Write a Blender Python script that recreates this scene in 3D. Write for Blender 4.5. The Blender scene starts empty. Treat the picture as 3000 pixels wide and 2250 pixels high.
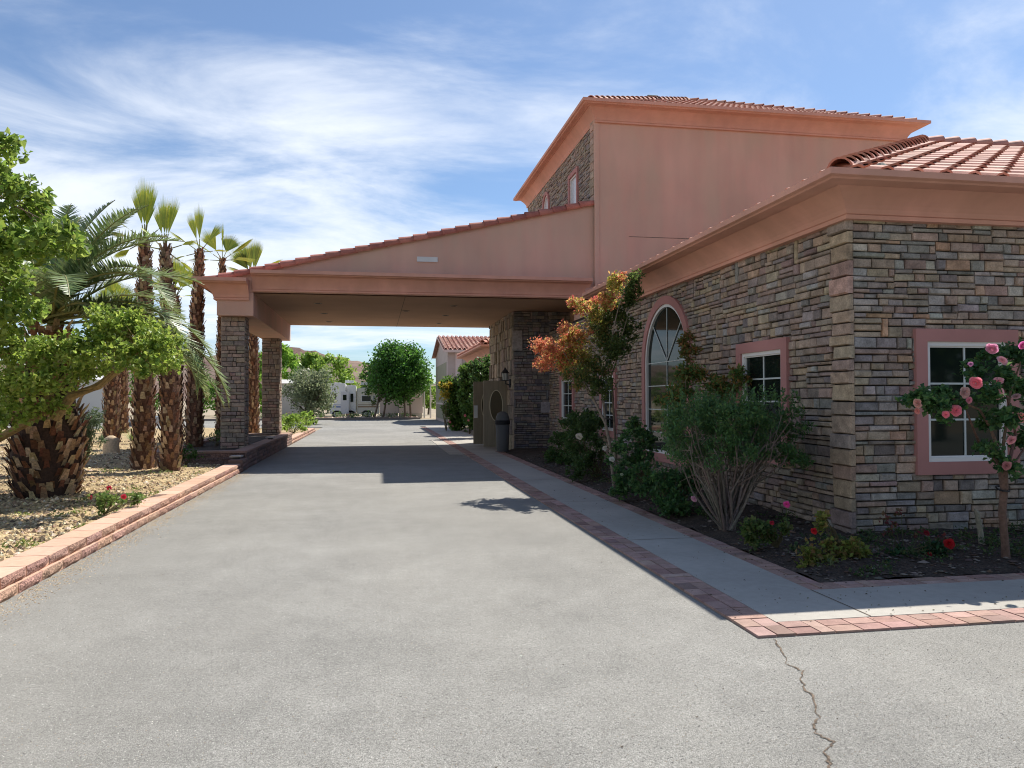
import bpy, math, random
import numpy as np
from mathutils import Vector, Matrix
rnd = random.Random(7)
sc = bpy.context.scene
col = sc.collection
# ------------------------------------------------------------------ camera
YAW, PIT, ROL, CH = .17568899, .01890783, -.0028939, 1.6
F = Vector((math.sin(YAW)*math.cos(PIT), math.cos(YAW)*math.cos(PIT), math.sin(PIT)))
R0 = Vector((math.cos(YAW), -math.sin(YAW), 0)); U0 = R0.cross(F)
Rv = R0*math.cos(ROL)+U0*math.sin(ROL); Uv = -R0*math.sin(ROL)+U0*math.cos(ROL)
cam = bpy.data.objects.new('camera', bpy.data.cameras.new('camera')); col.objects.link(cam)
M = Matrix((Rv, Uv, -F)).transposed().to_4x4(); M.translation = Vector((0, 0, CH)); cam.matrix_world = M
cam.data.sensor_fit = 'HORIZONTAL'; cam.data.sensor_width = 36; cam.data.lens = 36*2246.65/3000
cam.data.clip_start = .05; cam.data.clip_end = 9000
sc.camera = cam
# ------------------------------------------------------------------ sky, sun, exposure
SUN = Vector((.552, .505, 1.0)).normalized()
sun = bpy.data.objects.new('sun', bpy.data.lights.new('sun', 'SUN')); col.objects.link(sun)
sun.data.energy = 4.4; sun.data.angle = math.radians(.5); sun.data.color = (1, .95, .87)
sun.rotation_euler = SUN.to_track_quat('Z', 'Y').to_euler(); sun.location = (20, 20, 40)
world = bpy.data.worlds.new('World'); sc.world = world; world.use_nodes = True
wn = world.node_tree.nodes; wl = world.node_tree.links; wn.clear()
def wnode(t, **k):
    n = wn.new(t)
    for a, b in k.items(): setattr(n, a, b)
    return n
wo = wnode('ShaderNodeOutputWorld'); bg = wnode('ShaderNodeBackground'); bg.inputs[1].default_value = .068
sky = wnode('ShaderNodeTexSky', sky_type='NISHITA', sun_disc=False)
sky.sun_elevation = math.asin(SUN.z); sky.sun_rotation = math.atan2(SUN.x, SUN.y)
sky.air_density = 1.0; sky.dust_density = 1.0; sky.ozone_density = 1.6; sky.altitude = 700
tc = wnode('ShaderNodeTexCoord'); sx = wnode('ShaderNodeSeparateXYZ'); wl.new(tc.outputs['Generated'], sx.inputs[0])
def wm(op, a, b=None, clamp=False):
    n = wnode('ShaderNodeMath', operation=op, use_clamp=clamp)
    for i, v in enumerate((a, b)):
        if v is None: continue
        if isinstance(v, (int, float)): n.inputs[i].default_value = v
        else: wl.new(v, n.inputs[i])
    return n.outputs[0]
zz = wm('MAXIMUM', wm('ADD', sx.outputs[2], .08), .02)
cx, cy_ = wm('DIVIDE', sx.outputs[0], zz), wm('DIVIDE', sx.outputs[1], zz)
cmb = wnode('ShaderNodeCombineXYZ'); wl.new(cx, cmb.inputs[0]); wl.new(cy_, cmb.inputs[1])
mp = wnode('ShaderNodeMapping'); mp.inputs['Rotation'].default_value = (0, 0, math.radians(-24)); mp.inputs['Scale'].default_value = (.85, 1.15, 1)
mp.inputs['Location'].default_value = (.35, .9, 0); wl.new(cmb.outputs[0], mp.inputs[0])
n1 = wnode('ShaderNodeTexNoise'); n1.inputs['Scale'].default_value = 1.0; n1.inputs['Detail'].default_value = 9; n1.inputs['Roughness'].default_value = .6
n1.inputs['Distortion'].default_value = .6; wl.new(mp.outputs[0], n1.inputs['Vector'])
mp2 = wnode('ShaderNodeMapping'); mp2.inputs['Scale'].default_value = (.28, .28, 1); mp2.inputs['Location'].default_value = (.1, .35, 3); wl.new(cmb.outputs[0], mp2.inputs[0])
n2 = wnode('ShaderNodeTexNoise'); n2.inputs['Scale'].default_value = 1.0; n2.inputs['Detail'].default_value = 3; wl.new(mp2.outputs[0], n2.inputs['Vector'])
# more cloud to the left (-X) part of the sky, clearer to the right
side = wm('MULTIPLY', sx.outputs[0], -.10)
low = wm('MULTIPLY', wm('MINIMUM', wm('SUBTRACT', .36, sx.outputs[2]), wm('MULTIPLY', sx.outputs[2], 1.3)), .48)
s_ = wm('ADD', wm('ADD', wm('MULTIPLY', n1.outputs[0], .8), wm('MULTIPLY', n2.outputs[0], .55)), wm('ADD', side, low))
mr = wnode('ShaderNodeMapRange', interpolation_type='SMOOTHSTEP'); wl.new(s_, mr.inputs[0])
mr.inputs[1].default_value = .57; mr.inputs[2].default_value = .90; mr.inputs[3].default_value = 0.05; mr.inputs[4].default_value = .9
mx = wnode('ShaderNodeMix', data_type='RGBA'); wl.new(mr.outputs[0], mx.inputs[0]); tint = wnode('ShaderNodeMix', data_type='RGBA', blend_type='MULTIPLY'); tint.inputs[0].default_value = 1; tint.inputs[7].default_value = (.86, 1.05, 1.22, 1); wl.new(sky.outputs[0], tint.inputs[6]); wl.new(tint.outputs[2], mx.inputs[6]); mx.inputs[7].default_value = (9.6, 10.1, 10.9, 1)
wl.new(mx.outputs[2], bg.inputs[0]); wl.new(bg.outputs[0], wo.inputs[0])
sc.view_settings.view_transform = 'Standard'; sc.view_settings.look = 'None'; sc.view_settings.exposure = .68; sc.view_settings.gamma = 1
sc.cycles.max_bounces = 6; sc.cycles.transparent_max_bounces = 8; sc.cycles.use_denoising = True; sc.cycles.filter_width = 1.05

# ------------------------------------------------------------------ helpers
class MB:
    def __init__(s): s.v = []; s.f = []; s.c = []
    def add(s, vs, fs, c=(1, 1, 1)):
        o = len(s.v); s.v.extend([tuple(p) for p in vs]); s.f.extend([tuple(i+o for i in q) for q in fs]); s.c.extend([c]*len(fs))
    def box(s, a, b, c=(1, 1, 1)):
        x0, y0, z0 = a; x1, y1, z1 = b
        s.add([(x0,y0,z0),(x1,y0,z0),(x1,y1,z0),(x0,y1,z0),(x0,y0,z1),(x1,y0,z1),(x1,y1,z1),(x0,y1,z1)],
              [(0,3,2,1),(4,5,6,7),(0,1,5,4),(1,2,6,5),(2,3,7,6),(3,0,4,7)], c)
    def quad(s, a, b, c, d, k=(1, 1, 1)): s.add([a, b, c, d], [(0, 1, 2, 3)], k)
    def tube(s, pts, rads, n=8, c=(1, 1, 1), cap=True):
        vs = []; fs = []
        for i, p in enumerate(pts):
            p = Vector(p); t = (Vector(pts[min(i+1, len(pts)-1)])-Vector(pts[max(i-1, 0)]))
            if t.length < 1e-9: t = Vector((0, 0, 1))
            t.normalize(); a = Vector((1, 0, 0)) if abs(t.x) < .8 else Vector((0, 1, 0))
            u = t.cross(a).normalized(); w = t.cross(u)
            r = rads[i] if hasattr(rads, '__len__') else rads
            for k in range(n): an = 2*math.pi*k/n; vs.append(p+(u*math.cos(an)+w*math.sin(an))*r)
        for i in range(len(pts)-1):
            for k in range(n): fs.append((i*n+k, i*n+(k+1) % n, (i+1)*n+(k+1) % n, (i+1)*n+k))
        if cap: fs.append(tuple(range(n))); fs.append(tuple((len(pts)-1)*n+k for k in range(n)))
        s.add(vs, fs, c)
    def prism(s, poly, depth_vec, c=(1, 1, 1)):
        n = len(poly); d = Vector(depth_vec)
        vs = [Vector(p) for p in poly]+[Vector(p)+d for p in poly]
        s.add(vs, [tuple(range(n)), tuple(range(2*n-1, n-1, -1))]+[(i, (i+1) % n, n+(i+1) % n, n+i) for i in range(n)], c)
    def ring(s, outer, inner, depth_vec, c=(1, 1, 1)):
        n = len(outer); d = Vector(depth_vec)
        vs = [Vector(p) for p in outer]+[Vector(p) for p in inner]+[Vector(p)+d for p in outer]+[Vector(p)+d for p in inner]
        fs = []
        for i in range(n):
            j = (i+1) % n
            fs += [(i, j, n+j, n+i), (2*n+i, 2*n+j, 3*n+j, 3*n+i), (i, j, 2*n+j, 2*n+i), (n+i, n+j, 3*n+j, 3*n+i)]
        s.add(vs, fs, c)
    def build(s, name, mat, parent=None, smooth=False):
        me = bpy.data.meshes.new(name); me.from_pydata(s.v, [], s.f); me.validate(clean_customdata=False) if False else None
        ca = me.color_attributes.new('Col', 'FLOAT_COLOR', 'CORNER')
        ls = np.array([len(q) for q in s.f]); cc = np.array([tuple(c)+(1,) if len(c) == 3 else c for c in s.c], dtype=np.float32).reshape(-1, 4)
        if len(me.loops) == ls.sum(): ca.data.foreach_set('color', np.repeat(cc, ls, axis=0).ravel())
        if smooth: me.polygons.foreach_set('use_smooth', [True]*len(me.polygons))
        me.materials.append(mat)
        o = bpy.data.objects.new(name, me); col.objects.link(o)
        if parent is not None: o.parent = parent; o.location = -parent_loc(parent)
        return o
def parent_loc(p):
    v = Vector(p.location)
    while p.parent: p = p.parent; v += Vector(p.location)
    return v
def tag(o, label=None, cat=None, group=None, kind=None):
    if label: o['label'] = label
    if cat: o['category'] = cat
    if group: o['group'] = group
    if kind: o['kind'] = kind
    return o
def thing(name, loc, label, cat, group=None):
    o = bpy.data.objects.new(name, None); col.objects.link(o); o.location = loc; o.empty_display_size = .3
    return tag(o, label, cat, group)
def copy_tree(o, parent=None):
    c = o.copy(); col.objects.link(c)
    if parent is not None: c.parent = parent
    for ch in list(o.children): copy_tree(ch, c)
    return c
def jit(c, a=.12):
    k = 1+rnd.uniform(-a, a); return tuple(max(0, x*k*(1+rnd.uniform(-a*.35, a*.35))) for x in c)

# ------------------------------------------------------------------ materials
def mat(name, base=(.5, .5, .5), rough=.85, attr=False, noise=None, bump=None, spec=.3, metal=0, mix2=None, fine=None):
    m = bpy.data.materials.new(name); m.use_nodes = True; nt = m.node_tree; N = nt.nodes; L = nt.links
    p = N['Principled BSDF']; p.inputs['Roughness'].default_value = rough; p.inputs['Specular IOR Level'].default_value = spec; p.inputs['Metallic'].default_value = metal
    tcn = N.new('ShaderNodeTexCoord'); geo = N.new('ShaderNodeNewGeometry')
    if attr:
        a = N.new('ShaderNodeAttribute'); a.attribute_name = 'Col'; c = a.outputs['Color']
    else:
        a = N.new('ShaderNodeRGB'); a.outputs[0].default_value = (*base, 1); c = a.outputs[0]
    def mul(c, scale, lo, hi, detail=4, stretch=(1, 1, 1), col2=None):
        mpn = N.new('ShaderNodeMapping'); mpn.inputs['Scale'].default_value = stretch; L.new(geo.outputs['Position'], mpn.inputs[0])
        n = N.new('ShaderNodeTexNoise'); n.inputs['Scale'].default_value = scale; n.inputs['Detail'].default_value = detail; L.new(mpn.outputs[0], n.inputs['Vector'])
        r = N.new('ShaderNodeMapRange'); L.new(n.outputs[0], r.inputs[0]); r.inputs[1].default_value = .3; r.inputs[2].default_value = .7
        if col2:
            r.inputs[3].default_value = lo; r.inputs[4].default_value = hi
            x = N.new('ShaderNodeMix'); x.data_type = 'RGBA'; L.new(r.outputs[0], x.inputs[0]); L.new(c, x.inputs[6]); x.inputs[7].default_value = (*col2, 1)
            return x.outputs[2]
        r.inputs[3].default_value = lo; r.inputs[4].default_value = hi
        x = N.new('ShaderNodeMix'); x.data_type = 'RGBA'; x.blend_type = 'MULTIPLY'; x.inputs[0].default_value = 1
        L.new(c, x.inputs[6]); L.new(r.outputs[0], x.inputs[7]); return x.outputs[2]
    for k in (noise or []): c = mul(c, *k)
    for k in (mix2 or []): c = mul(c, k[0], k[1], k[2], k[3], k[4], k[5])
    L.new(c, p.inputs['Base Color'])
    if bump:
        sc_, st, di = bump
        n = N.new('ShaderNodeTexNoise'); n.inputs['Scale'].default_value = sc_; n.inputs['Detail'].default_value = 5; L.new(geo.outputs['Position'], n.inputs['Vector'])
        b = N.new('ShaderNodeBump'); b.inputs['Strength'].default_value = st; b.inputs['Distance'].default_value = di; L.new(n.outputs[0], b.inputs['Height']); L.new(b.outputs[0], p.inputs['Normal'])
    return m
def leafmat(name, trans=.45, rough=.42):
    m = bpy.data.materials.new(name); m.use_nodes = True; N = m.node_tree.nodes; L = m.node_tree.links
    p = N['Principled BSDF']; p.inputs['Roughness'].default_value = rough; p.inputs['Specular IOR Level'].default_value = .35
    a = N.new('ShaderNodeAttribute'); a.attribute_name = 'Col'; L.new(a.outputs['Color'], p.inputs['Base Color'])
    t = N.new('ShaderNodeBsdfTranslucent'); hs = N.new('ShaderNodeHueSaturation'); hs.inputs['Value'].default_value = 1.5; hs.inputs['Hue'].default_value = .48
    L.new(a.outputs['Color'], hs.inputs['Color']); L.new(hs.outputs[0], t.inputs[0])
    x = N.new('ShaderNodeMixShader'); x.inputs[0].default_value = trans; L.new(p.outputs[0], x.inputs[1]); L.new(t.outputs[0], x.inputs[2]); L.new(x.outputs[0], N['Material Output'].inputs[0])
    return m
MST = mat('ledge_stone', attr=True, rough=.88, noise=[(9, .80, 1.42), (55, .85, 1.3)], bump=(60, .5, .012))
MBACK = mat('stone_joint', (.045, .038, .034), .95)
MSTUC = mat('stucco', (.63, .37, .29), .92, noise=[(.45, .86, 1.10, 5, (1, 1, 1)), (2.2, .90, 1.06, 5, (1, 1, .18)), (90, .92, 1.08)], mix2=[(.9, 0, .62, 6, (1, 1, .6), (.52, .40, .29)), (2.4, -.3, .35, 6, (1, 1, .3), (.66, .34, .26))], bump=(120, .5, .010))
MCORN = mat('cornice_stucco', (.64, .33, .25), .9, noise=[(.8, .87, 1.12), (4, .92, 1.06, 5, (1, 1, .3))], mix2=[(1.8, 0, .3, 5, (1, 1, .5), (.50, .30, .20))], bump=(120, .25, .004))
MTRIM = mat('window_trim_stucco', (.44, .215, .195), .9, noise=[(1.5, .9, 1.1)], bump=(120, .25, .004))
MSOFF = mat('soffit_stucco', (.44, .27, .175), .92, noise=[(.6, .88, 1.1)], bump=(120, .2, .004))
MTILE = mat('roof_tile', attr=True, rough=.75, noise=[(6, .82, 1.15), (40, .9, 1.1)], bump=(50, .2, .005))
MWHITE = mat('white_vinyl', (.74, .74, .72), .45)
MGLASS = mat('window_glass', (.010, .016, .013), .04, spec=.25)
MASPH = mat('asphalt', (.238, .231, .211), .93, noise=[(.22, .84, 1.13, 6), (1.1, .90, 1.09, 6), (4.5, .93, 1.07, 5), (16, .93, 1.07), (45, .83, 1.17, 2), (95, .68, 1.34, 2), (200, .5, 1.55, 2)], mix2=[(.35, -.15, .35, 5, (1, .3, 1), (.265, .250, .215))], bump=(190, .55, .006))
MCONC = mat('concrete', (.40, .375, .33), .9, noise=[(.9, .86, 1.1, 5), (14, .95, 1.05), (160, .93, 1.07)], bump=(200, .25, .003))
MBRICK = mat('paver_brick', attr=True, rough=.9, noise=[(12, .85, 1.15), (90, .88, 1.12)], bump=(110, .3, .004))
MBLOCK = mat('split_block', attr=True, rough=.95, noise=[(30, .6, 1.5), (90, .5, 1.6)], bump=(55, 1.0, .025))
MBLTOP = mat('block_cap', attr=True, rough=.92, noise=[(20, .92, 1.08), (140, .92, 1.08)])
MGRAV = mat('garden_soil', (.40, .30, .165), .97, noise=[(.7, .8, 1.15), (6, .75, 1.25), (38, .55, 1.45)], bump=(30, .8, .03))
MROCK = mat('gravel_rock', attr=True, rough=.95, noise=[(25, .8, 1.2)])
MMULCH = mat('bed_mulch', (.06, .045, .035), .97, noise=[(8, .7, 1.3), (45, .5, 1.5)], bump=(40, .8, .03))
MGROUND = mat('ground_dirt', (.33, .27, .19), .97, noise=[(.1, .8, 1.2), (3, .85, 1.15)])
MBARK = mat('bark', attr=True, rough=.95, noise=[(25, .7, 1.25)], bump=(60, .6, .02))
MPTRUNK = mat('palm_boot', attr=True, rough=.93, noise=[(30, .6, 1.35)], bump=(70, .7, .02))
MLEAF = leafmat('leaf'); MPALM = leafmat('palm_leaf', .22, .4); MPETAL = leafmat('petal', .35, .6)
MHILL = mat('hill_rock', (.20, .145, .11), .98, noise=[(.012, .65, 1.3, 8), (.06, .8, 1.2, 6)], mix2=[(.006, -.6, .9, 6, (1, 1, 3), (.10, .05, .04))], bump=(.05, .6, 12))
MPAINT = mat('painted_metal', attr=True, rough=.4, spec=.5)
MPLAIN = mat('matte_paint', attr=True, rough=.75, noise=[(2, .93, 1.06)])
MDARK = mat('dark_metal', (.02, .02, .022), .45, spec=.5)
MDOOR = mat('door_tan', (.27, .225, .155), .7, noise=[(3, .88, 1.1, 4, (6, 6, .4))])
MCRACK = mat('crack_fill', (.13, .10, .075), 1, noise=[(40, .5, 1.6), (140, .6, 1.6)])

# ------------------------------------------------------------------ setting: ground, drive, walk
def sheet(name, pts, z, m, kind='structure'):
    b = MB(); b.add([(x, y, z) for x, y in pts], [tuple(range(len(pts)))]); return tag(b.build(name, m), kind=kind)
sheet('ground', [(-3000, -400), (3000, -400), (3000, 6000), (-3000, 6000)], -.03, MGROUND)
drv = sheet('driveway', [(-2.9, -14), (30, -14), (30, 4.78), (2.5, 4.78), (2.5, 44.5), (30, 44.5), (30, 60), (-60, 60), (-60, 44.5), (-2.95, 44.5)], 0, MASPH)
# left extension of asphalt near the camera is bounded by the edging wall
crk = MB(); pl = [(2.60, 4.74), (2.55, 4.55), (2.43, 4.29), (2.46, 4.15), (2.35, 3.99), (2.30, 3.8), (2.19, 3.55), (2.11, 3.45), (2.06, 3.37), (2.10, 3.28), (2.0, 3.2), (1.98, 3.12), (1.90, 3.02), (1.86, 2.8), (1.8, 2.5), (1.78, 2.1)]
fine = []
for i in range(len(pl)-1):
    for k in range(6):
        t = k/6; fine.append((pl[i][0]*(1-t)+pl[i+1][0]*t+rnd.uniform(-.013, .013), pl[i][1]*(1-t)+pl[i+1][1]*t+rnd.uniform(-.01, .01)))
for i in range(len(fine)-1):
    w0 = .0025+.0015*math.sin(i*.5)+.003*(i/len(fine))+rnd.uniform(0, .003)
    (a, b_), (c_, d_) = fine[i], fine[i+1]
    crk.quad((a-w0, b_, .004), (a+w0, b_, .004), (c_+w0, d_, .004), (c_-w0, d_, .004))
c_o = crk.build('crack', MCRACK, drv)
# small leaves and pebbles lying on the asphalt
lit = MB()
for i in range(60):
    x, y = rnd.uniform(-2.7, 2.4), rnd.uniform(2.5, 12); s_ = rnd.uniform(.004, .012)
    lit.add([(x, y, .003), (x+s_, y+s_*.4, .010), (x+s_*.5, y+s_*1.3, .004), (x-s_*.6, y+s_*.7, .008)], [(0, 1, 2, 3)], jit(rnd.choice([(.08, .06, .045), (.5, .48, .42), (.12, .1, .08)])))
lx, ly = .51, 2.72
lit.add([(lx, ly, .004), (lx+.03, ly-.02, .02), (lx+.05, ly-.015, .006), (lx+.02, ly+.008, .014)], [(0, 1, 2, 3)], (.035, .02, .015))
tag(lit.build('driveway_litter', MROCK), kind='stuff')
grit = MB()
for i in range(40000):
    y = 2.1+rnd.random()**2.0*6.0; x = rnd.uniform(-min(2.85, y*.62), min(y*1.0, 9)); s_ = rnd.uniform(.0018, .0046)
    if x > 2.45 and y > 4.7: continue
    a = rnd.uniform(0, 6.28); ca, sa = math.cos(a)*s_, math.sin(a)*s_; g_ = rnd.choice([(.52, .50, .45), (.42, .40, .36), (.58, .56, .50), (.17, .16, .15), (.22, .205, .19), (.36, .30, .23)])
    grit.add([(x+ca, y+sa, .0), (x-sa, y+ca, .0), (x-ca, y-sa, .0), (x+sa, y-ca, .0), (x, y, s_*.8)], [(0, 1, 4), (1, 2, 4), (2, 3, 4), (3, 0, 4)], g_)
for i in range(5200):
    y = rnd.uniform(3.5, 17.6); x = -2.885+abs(rnd.gauss(0, .14)); s_ = rnd.uniform(.003, .010); a = rnd.uniform(0, 6.28); ca, sa = math.cos(a)*s_, math.sin(a)*s_; g_ = rnd.choice([(.46, .36, .23), (.52, .42, .28), (.36, .27, .17), (.25, .18, .11)])
    grit.add([(x+ca, y+sa, .0), (x-sa, y+ca, .0), (x-ca, y-sa, .0), (x+sa, y-ca, .0), (x, y, s_*.7)], [(0, 1, 4), (1, 2, 4), (2, 3, 4), (3, 0, 4)], g_)
for i in range(420):
    if rnd.random() < .6: y = rnd.uniform(4.9, 16); x = rnd.choice([rnd.uniform(2.5, 3.7), 3.6+abs(rnd.gauss(0, .06))-.05])
    else: x = rnd.uniform(2.6, 8); y = rnd.uniform(5.0, 6.0)
    if x > 3.74 and y > 6.03: continue
    s_ = rnd.uniform(.005, .014); a = rnd.uniform(0, 6.28); ca, sa = math.cos(a)*s_, math.sin(a)*s_; g_ = rnd.choice([(.10, .075, .045), (.2, .14, .07), (.05, .04, .03), (.16, .16, .06)])
    grit.add([(x+ca, y+sa, .024), (x-sa*.5, y+ca*.5, .030), (x-ca, y-sa, .023), (x+sa*.5, y-ca*.5, .028)], [(0, 1, 2, 3)], g_)
tag(grit.build('asphalt_grit', MROCK), kind='stuff')
# concrete walk (L shape) and its brick borders
def walk():
    zt = .02
    b = MB()
    # side strip, front strip
    for (x0, y0, x1, y1) in ((2.78, 5.03, 3.52, 44), (3.52, 5.03, 30, 5.81)):
        b.box((x0, y0, -.02), (x1, y1, zt))
    o = tag(b.build('walkway', MCONC), kind='structure')
    j = MB()
    j.quad((3.515, 5.03, zt+.003), (3.526, 5.03, zt+.003), (3.526, 5.81, zt+.003), (3.515, 5.81, zt+.003))
    for y in (8.2, 11.4, 14.6, 17.8, 21.0, 24.2): j.quad((2.78, y, zt+.003), (3.52, y, zt+.003), (3.52, y+.012, zt+.003), (2.78, y+.012, zt+.003))
    for x in (6.2, 9): j.quad((x, 5.03, zt+.003), (x+.012, 5.03, zt+.003), (x+.012, 5.81, zt+.003), (x, 5.81, zt+.003))
    j.build('joint', MCRACK, o)
    k = MB(); base = [(.37, .235, .195), (.42, .275, .23), (.30, .185, .155), (.35, .23, .19)]
    def border(p0, d, n, L, w):
        t = 0
        d = Vector(d); n = Vector(n); p0 = Vector(p0)
        def br(a, b_, c_, e):
            g = .005; q = [p0+d*(a+g)+n*(c_+g), p0+d*(b_-g)+n*(c_+g), p0+d*(b_-g)+n*(e-g), p0+d*(a+g)+n*(e-g)]
            z = zt-.002+rnd.uniform(-.002, .003); cc = jit(rnd.choice(base), .13)
            vs = [Vector((v.x, v.y, 0)) for v in q]+[Vector((v.x, v.y, z)) for v in q]
            k.add(vs, [(4, 5, 6, 7), (0, 1, 5, 4), (1, 2, 6, 5), (2, 3, 7, 6), (3, 0, 4, 7)], cc)
        while t < L:
            if rnd.random() < .38: br(t, t+.11, 0, w); t += .11
            else:
                s = .2+rnd.uniform(-.02, .02); br(t, t+s, 0, w*.5); br(t, t+s, w*.5, w); t += s
    border((2.5, 4.76, 0), (0, 1, 0), (1, 0, 0), 38, .28)
    border((2.78, 4.76, 0), (1, 0, 0), (0, 1, 0), 12, .27)
    border((3.52, 5.81, 0), (0, 1, 0), (1, 0, 0), 17, .22)
    border((3.74, 5.81, 0), (1, 0, 0), (0, 1, 0), 11, .22)
    o2 = tag(k.build('brick_border', MBRICK), kind='structure')
    g = MB(); g.box((2.502, 4.764, -.02), (2.78, 42.7, zt-.014)); g.box((2.78, 4.764, -.02), (30, 5.03, zt-.014)); g.box((3.52, 5.81, -.02), (3.74, 22.8, zt-.014)); g.box((3.74, 5.81, -.02), (30, 6.03, zt-.014))
    tag(g.build('border_mortar', mat('mortar', (.32, .24, .2), .95)), kind='structure')
walk()
# paving under the canopy in front of the entrance
b = MB(); b.box((2.08, 21.9, 0), (2.498, 29.6, .012), (1, 1, 1)); b.box((3.53, 22.85, 0), (4.12, 44, .015)); tag(b.build('entrance_paving', MCONC), kind='structure')
# planting bed between walk and wall
def bump_sheet(name, x0, x1, y0, y1, n, m, zf, kind='structure'):
    b = MB(); nx = max(2, int((x1-x0)*n)); ny = max(2, int((y1-y0)*n)); vs = []
    for j in range(ny+1):
        for i in range(nx+1):
            x = x0+(x1-x0)*i/nx; y = y0+(y1-y0)*j/ny; vs.append((x, y, zf(x, y)))
    b.add(vs, [(j*(nx+1)+i, j*(nx+1)+i+1, (j+1)*(nx+1)+i+1, (j+1)*(nx+1)+i) for j in range(ny) for i in range(nx)])
    return tag(b.build(name, m, smooth=True), kind=kind)
def bz(x, y): return .012+.075*min(1, min(x-3.7, y-6.0)/.5)+.012*math.sin(x*9+y*5)+.01*math.sin(y*13-x*3)
bed = bump_sheet('planting_bed', 3.74, 5.35, 6.03, 22.9, 6, MMULCH, bz)
bump_sheet('planting_bed', 5.35, 14, 6.03, 7.95, 6, MMULCH, bz)
def gz_(x, y):
    e = max(0, min(1, (-3.2-x)/1.5)); k = max(0, min(1, (-x-4)/8))
    return .155+.03*e*math.sin(x*2.1+y*1.3)+.02*e*math.sin(y*3.7-x*1.9)-.05*(1-e)+.12*k*max(0, min(1, (y-8)/12))
bump_sheet('garden_bed', -22, -3.2, -2, 38.6, 3, MGRAV, gz_)

def rocks(n, fn, smin, smax, pal, b, flat=.6):
    for _ in range(n):
        x, y, z = fn(); s = rnd.uniform(smin, smax)*(1 if rnd.random() < .9 else 1.6); a = rnd.uniform(0, 6.28); ca, sa = math.cos(a), math.sin(a)
        pts = []
        for (u, v, w) in ((1, 0, 0), (.1, 1, 0), (-1, .1, 0), (0, -1, 0), (.15, .1, 1), (0, 0, -1)):
            u *= s*rnd.uniform(.7, 1.3); v *= s*rnd.uniform(.6, 1); w *= s*flat*rnd.uniform(.6, 1.2); pts.append((x+u*ca-v*sa, y+u*sa+v*ca, z+w))
        b.add(pts, [(0, 1, 4), (1, 2, 4), (2, 3, 4), (3, 0, 4), (1, 0, 5), (2, 1, 5), (3, 2, 5), (0, 3, 5)], jit(rnd.choice(pal), .2))
def gfn():
    while 1:
        y = 5.5+rnd.random()**1.6*22; x = -3.25-rnd.random()*(1.5+y*.45)
        return x, y, gz_(x, y)+.006
b = MB(); rocks(27000, gfn, .012, .036, [(.50, .38, .22), (.62, .48, .30), (.42, .30, .17), (.28, .19, .12), (.66, .55, .40), (.16, .12, .08)], b, .75)
tag(b.build('gravel', MROCK), kind='stuff')
def mfn():
    if rnd.random() < .55:
        y = rnd.uniform(6.05, 20); return (lambda x: (x, y, bz(x, y)+.004))(rnd.uniform(3.76, 5.2))
    x = rnd.uniform(3.76, 9); y = rnd.uniform(6.05, 7.75); return x, y, bz(x, y)+.004
b = MB(); rocks(3800, mfn, .01, .032, [(.09, .07, .06), (.14, .12, .1), (.05, .04, .035), (.2, .17, .14), (.11, .07, .05)], b, .4)
tag(b.build('mulch', MROCK), kind='stuff')

# ------------------------------------------------------------------ stone facing
PAL_F = [(.20, .195, .185)]*4+[(.27, .26, .24)]*3+[(.33, .255, .18)]*4+[(.29, .23, .175)]*5+[(.26, .185, .15)]*4+[(.145, .13, .12)]*2+[(.38, .235, .15)]*2+[(.33, .305, .265)]*2
PAL_S = [(.29, .215, .16)]*6+[(.21, .172, .145)]*4+[(.30, .24, .175)]*4+[(.18, .16, .148)]*3+[(.33, .25, .17)]*2+[(.225, .16, .135)]*3+[(.26, .245, .23)]*2
PAL_Q = [(.33, .25, .17), (.31, .225, .155), (.36, .24, .17), (.26, .205, .165), (.33, .20, .15), (.235, .20, .17)]
PAL_C = [(.25, .19, .14)]*4+[(.30, .235, .17)]*3+[(.20, .16, .13)]*3+[(.27, .18, .135)]*2
def stone(b, P, u0, u1, v0, v1, d, c):
    c = tuple(x*.78+m*.22 for x, m in zip(c, (.255, .212, .178)))
    g = rnd.uniform(.004, .008); u0 += g; u1 -= g; v0 += g; v1 -= g
    if u1-u0 < .02 or v1-v0 < .014: return
    e = min(.012, (v1-v0)*.22, (u1-u0)*.22); q = lambda a: rnd.uniform(-a, a)
    back = [(u0, v0), (u1, v0), (u1, v1), (u0, v1)]; j = [(q(.005), q(.004)) for _ in back]
    mid = [(a+x, c_+y) for (a, c_), (x, y) in zip(back, j)]
    fr = [(u0+e+q(.004), v0+e*.8+q(.003)), (u1-e+q(.004), v0+e*.8+q(.003)), (u1-e+q(.004), v1-e*.8+q(.003)), (u0+e+q(.004), v1-e*.8+q(.003))]
    vs = [P(a, c_, 0) for a, c_ in back]+[P(a, c_, d*.72) for a, c_ in mid]+[P(a, c_, d+q(.006)) for a, c_ in fr]
    fs = [(8, 9, 10, 11)]
    for k in range(4): n = (k+1) % 4; fs += [(k, n, 4+n, 4+k), (4+k, 4+n, 8+n, 8+k)]
    b.add(vs, fs, jit(c, .16))
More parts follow.
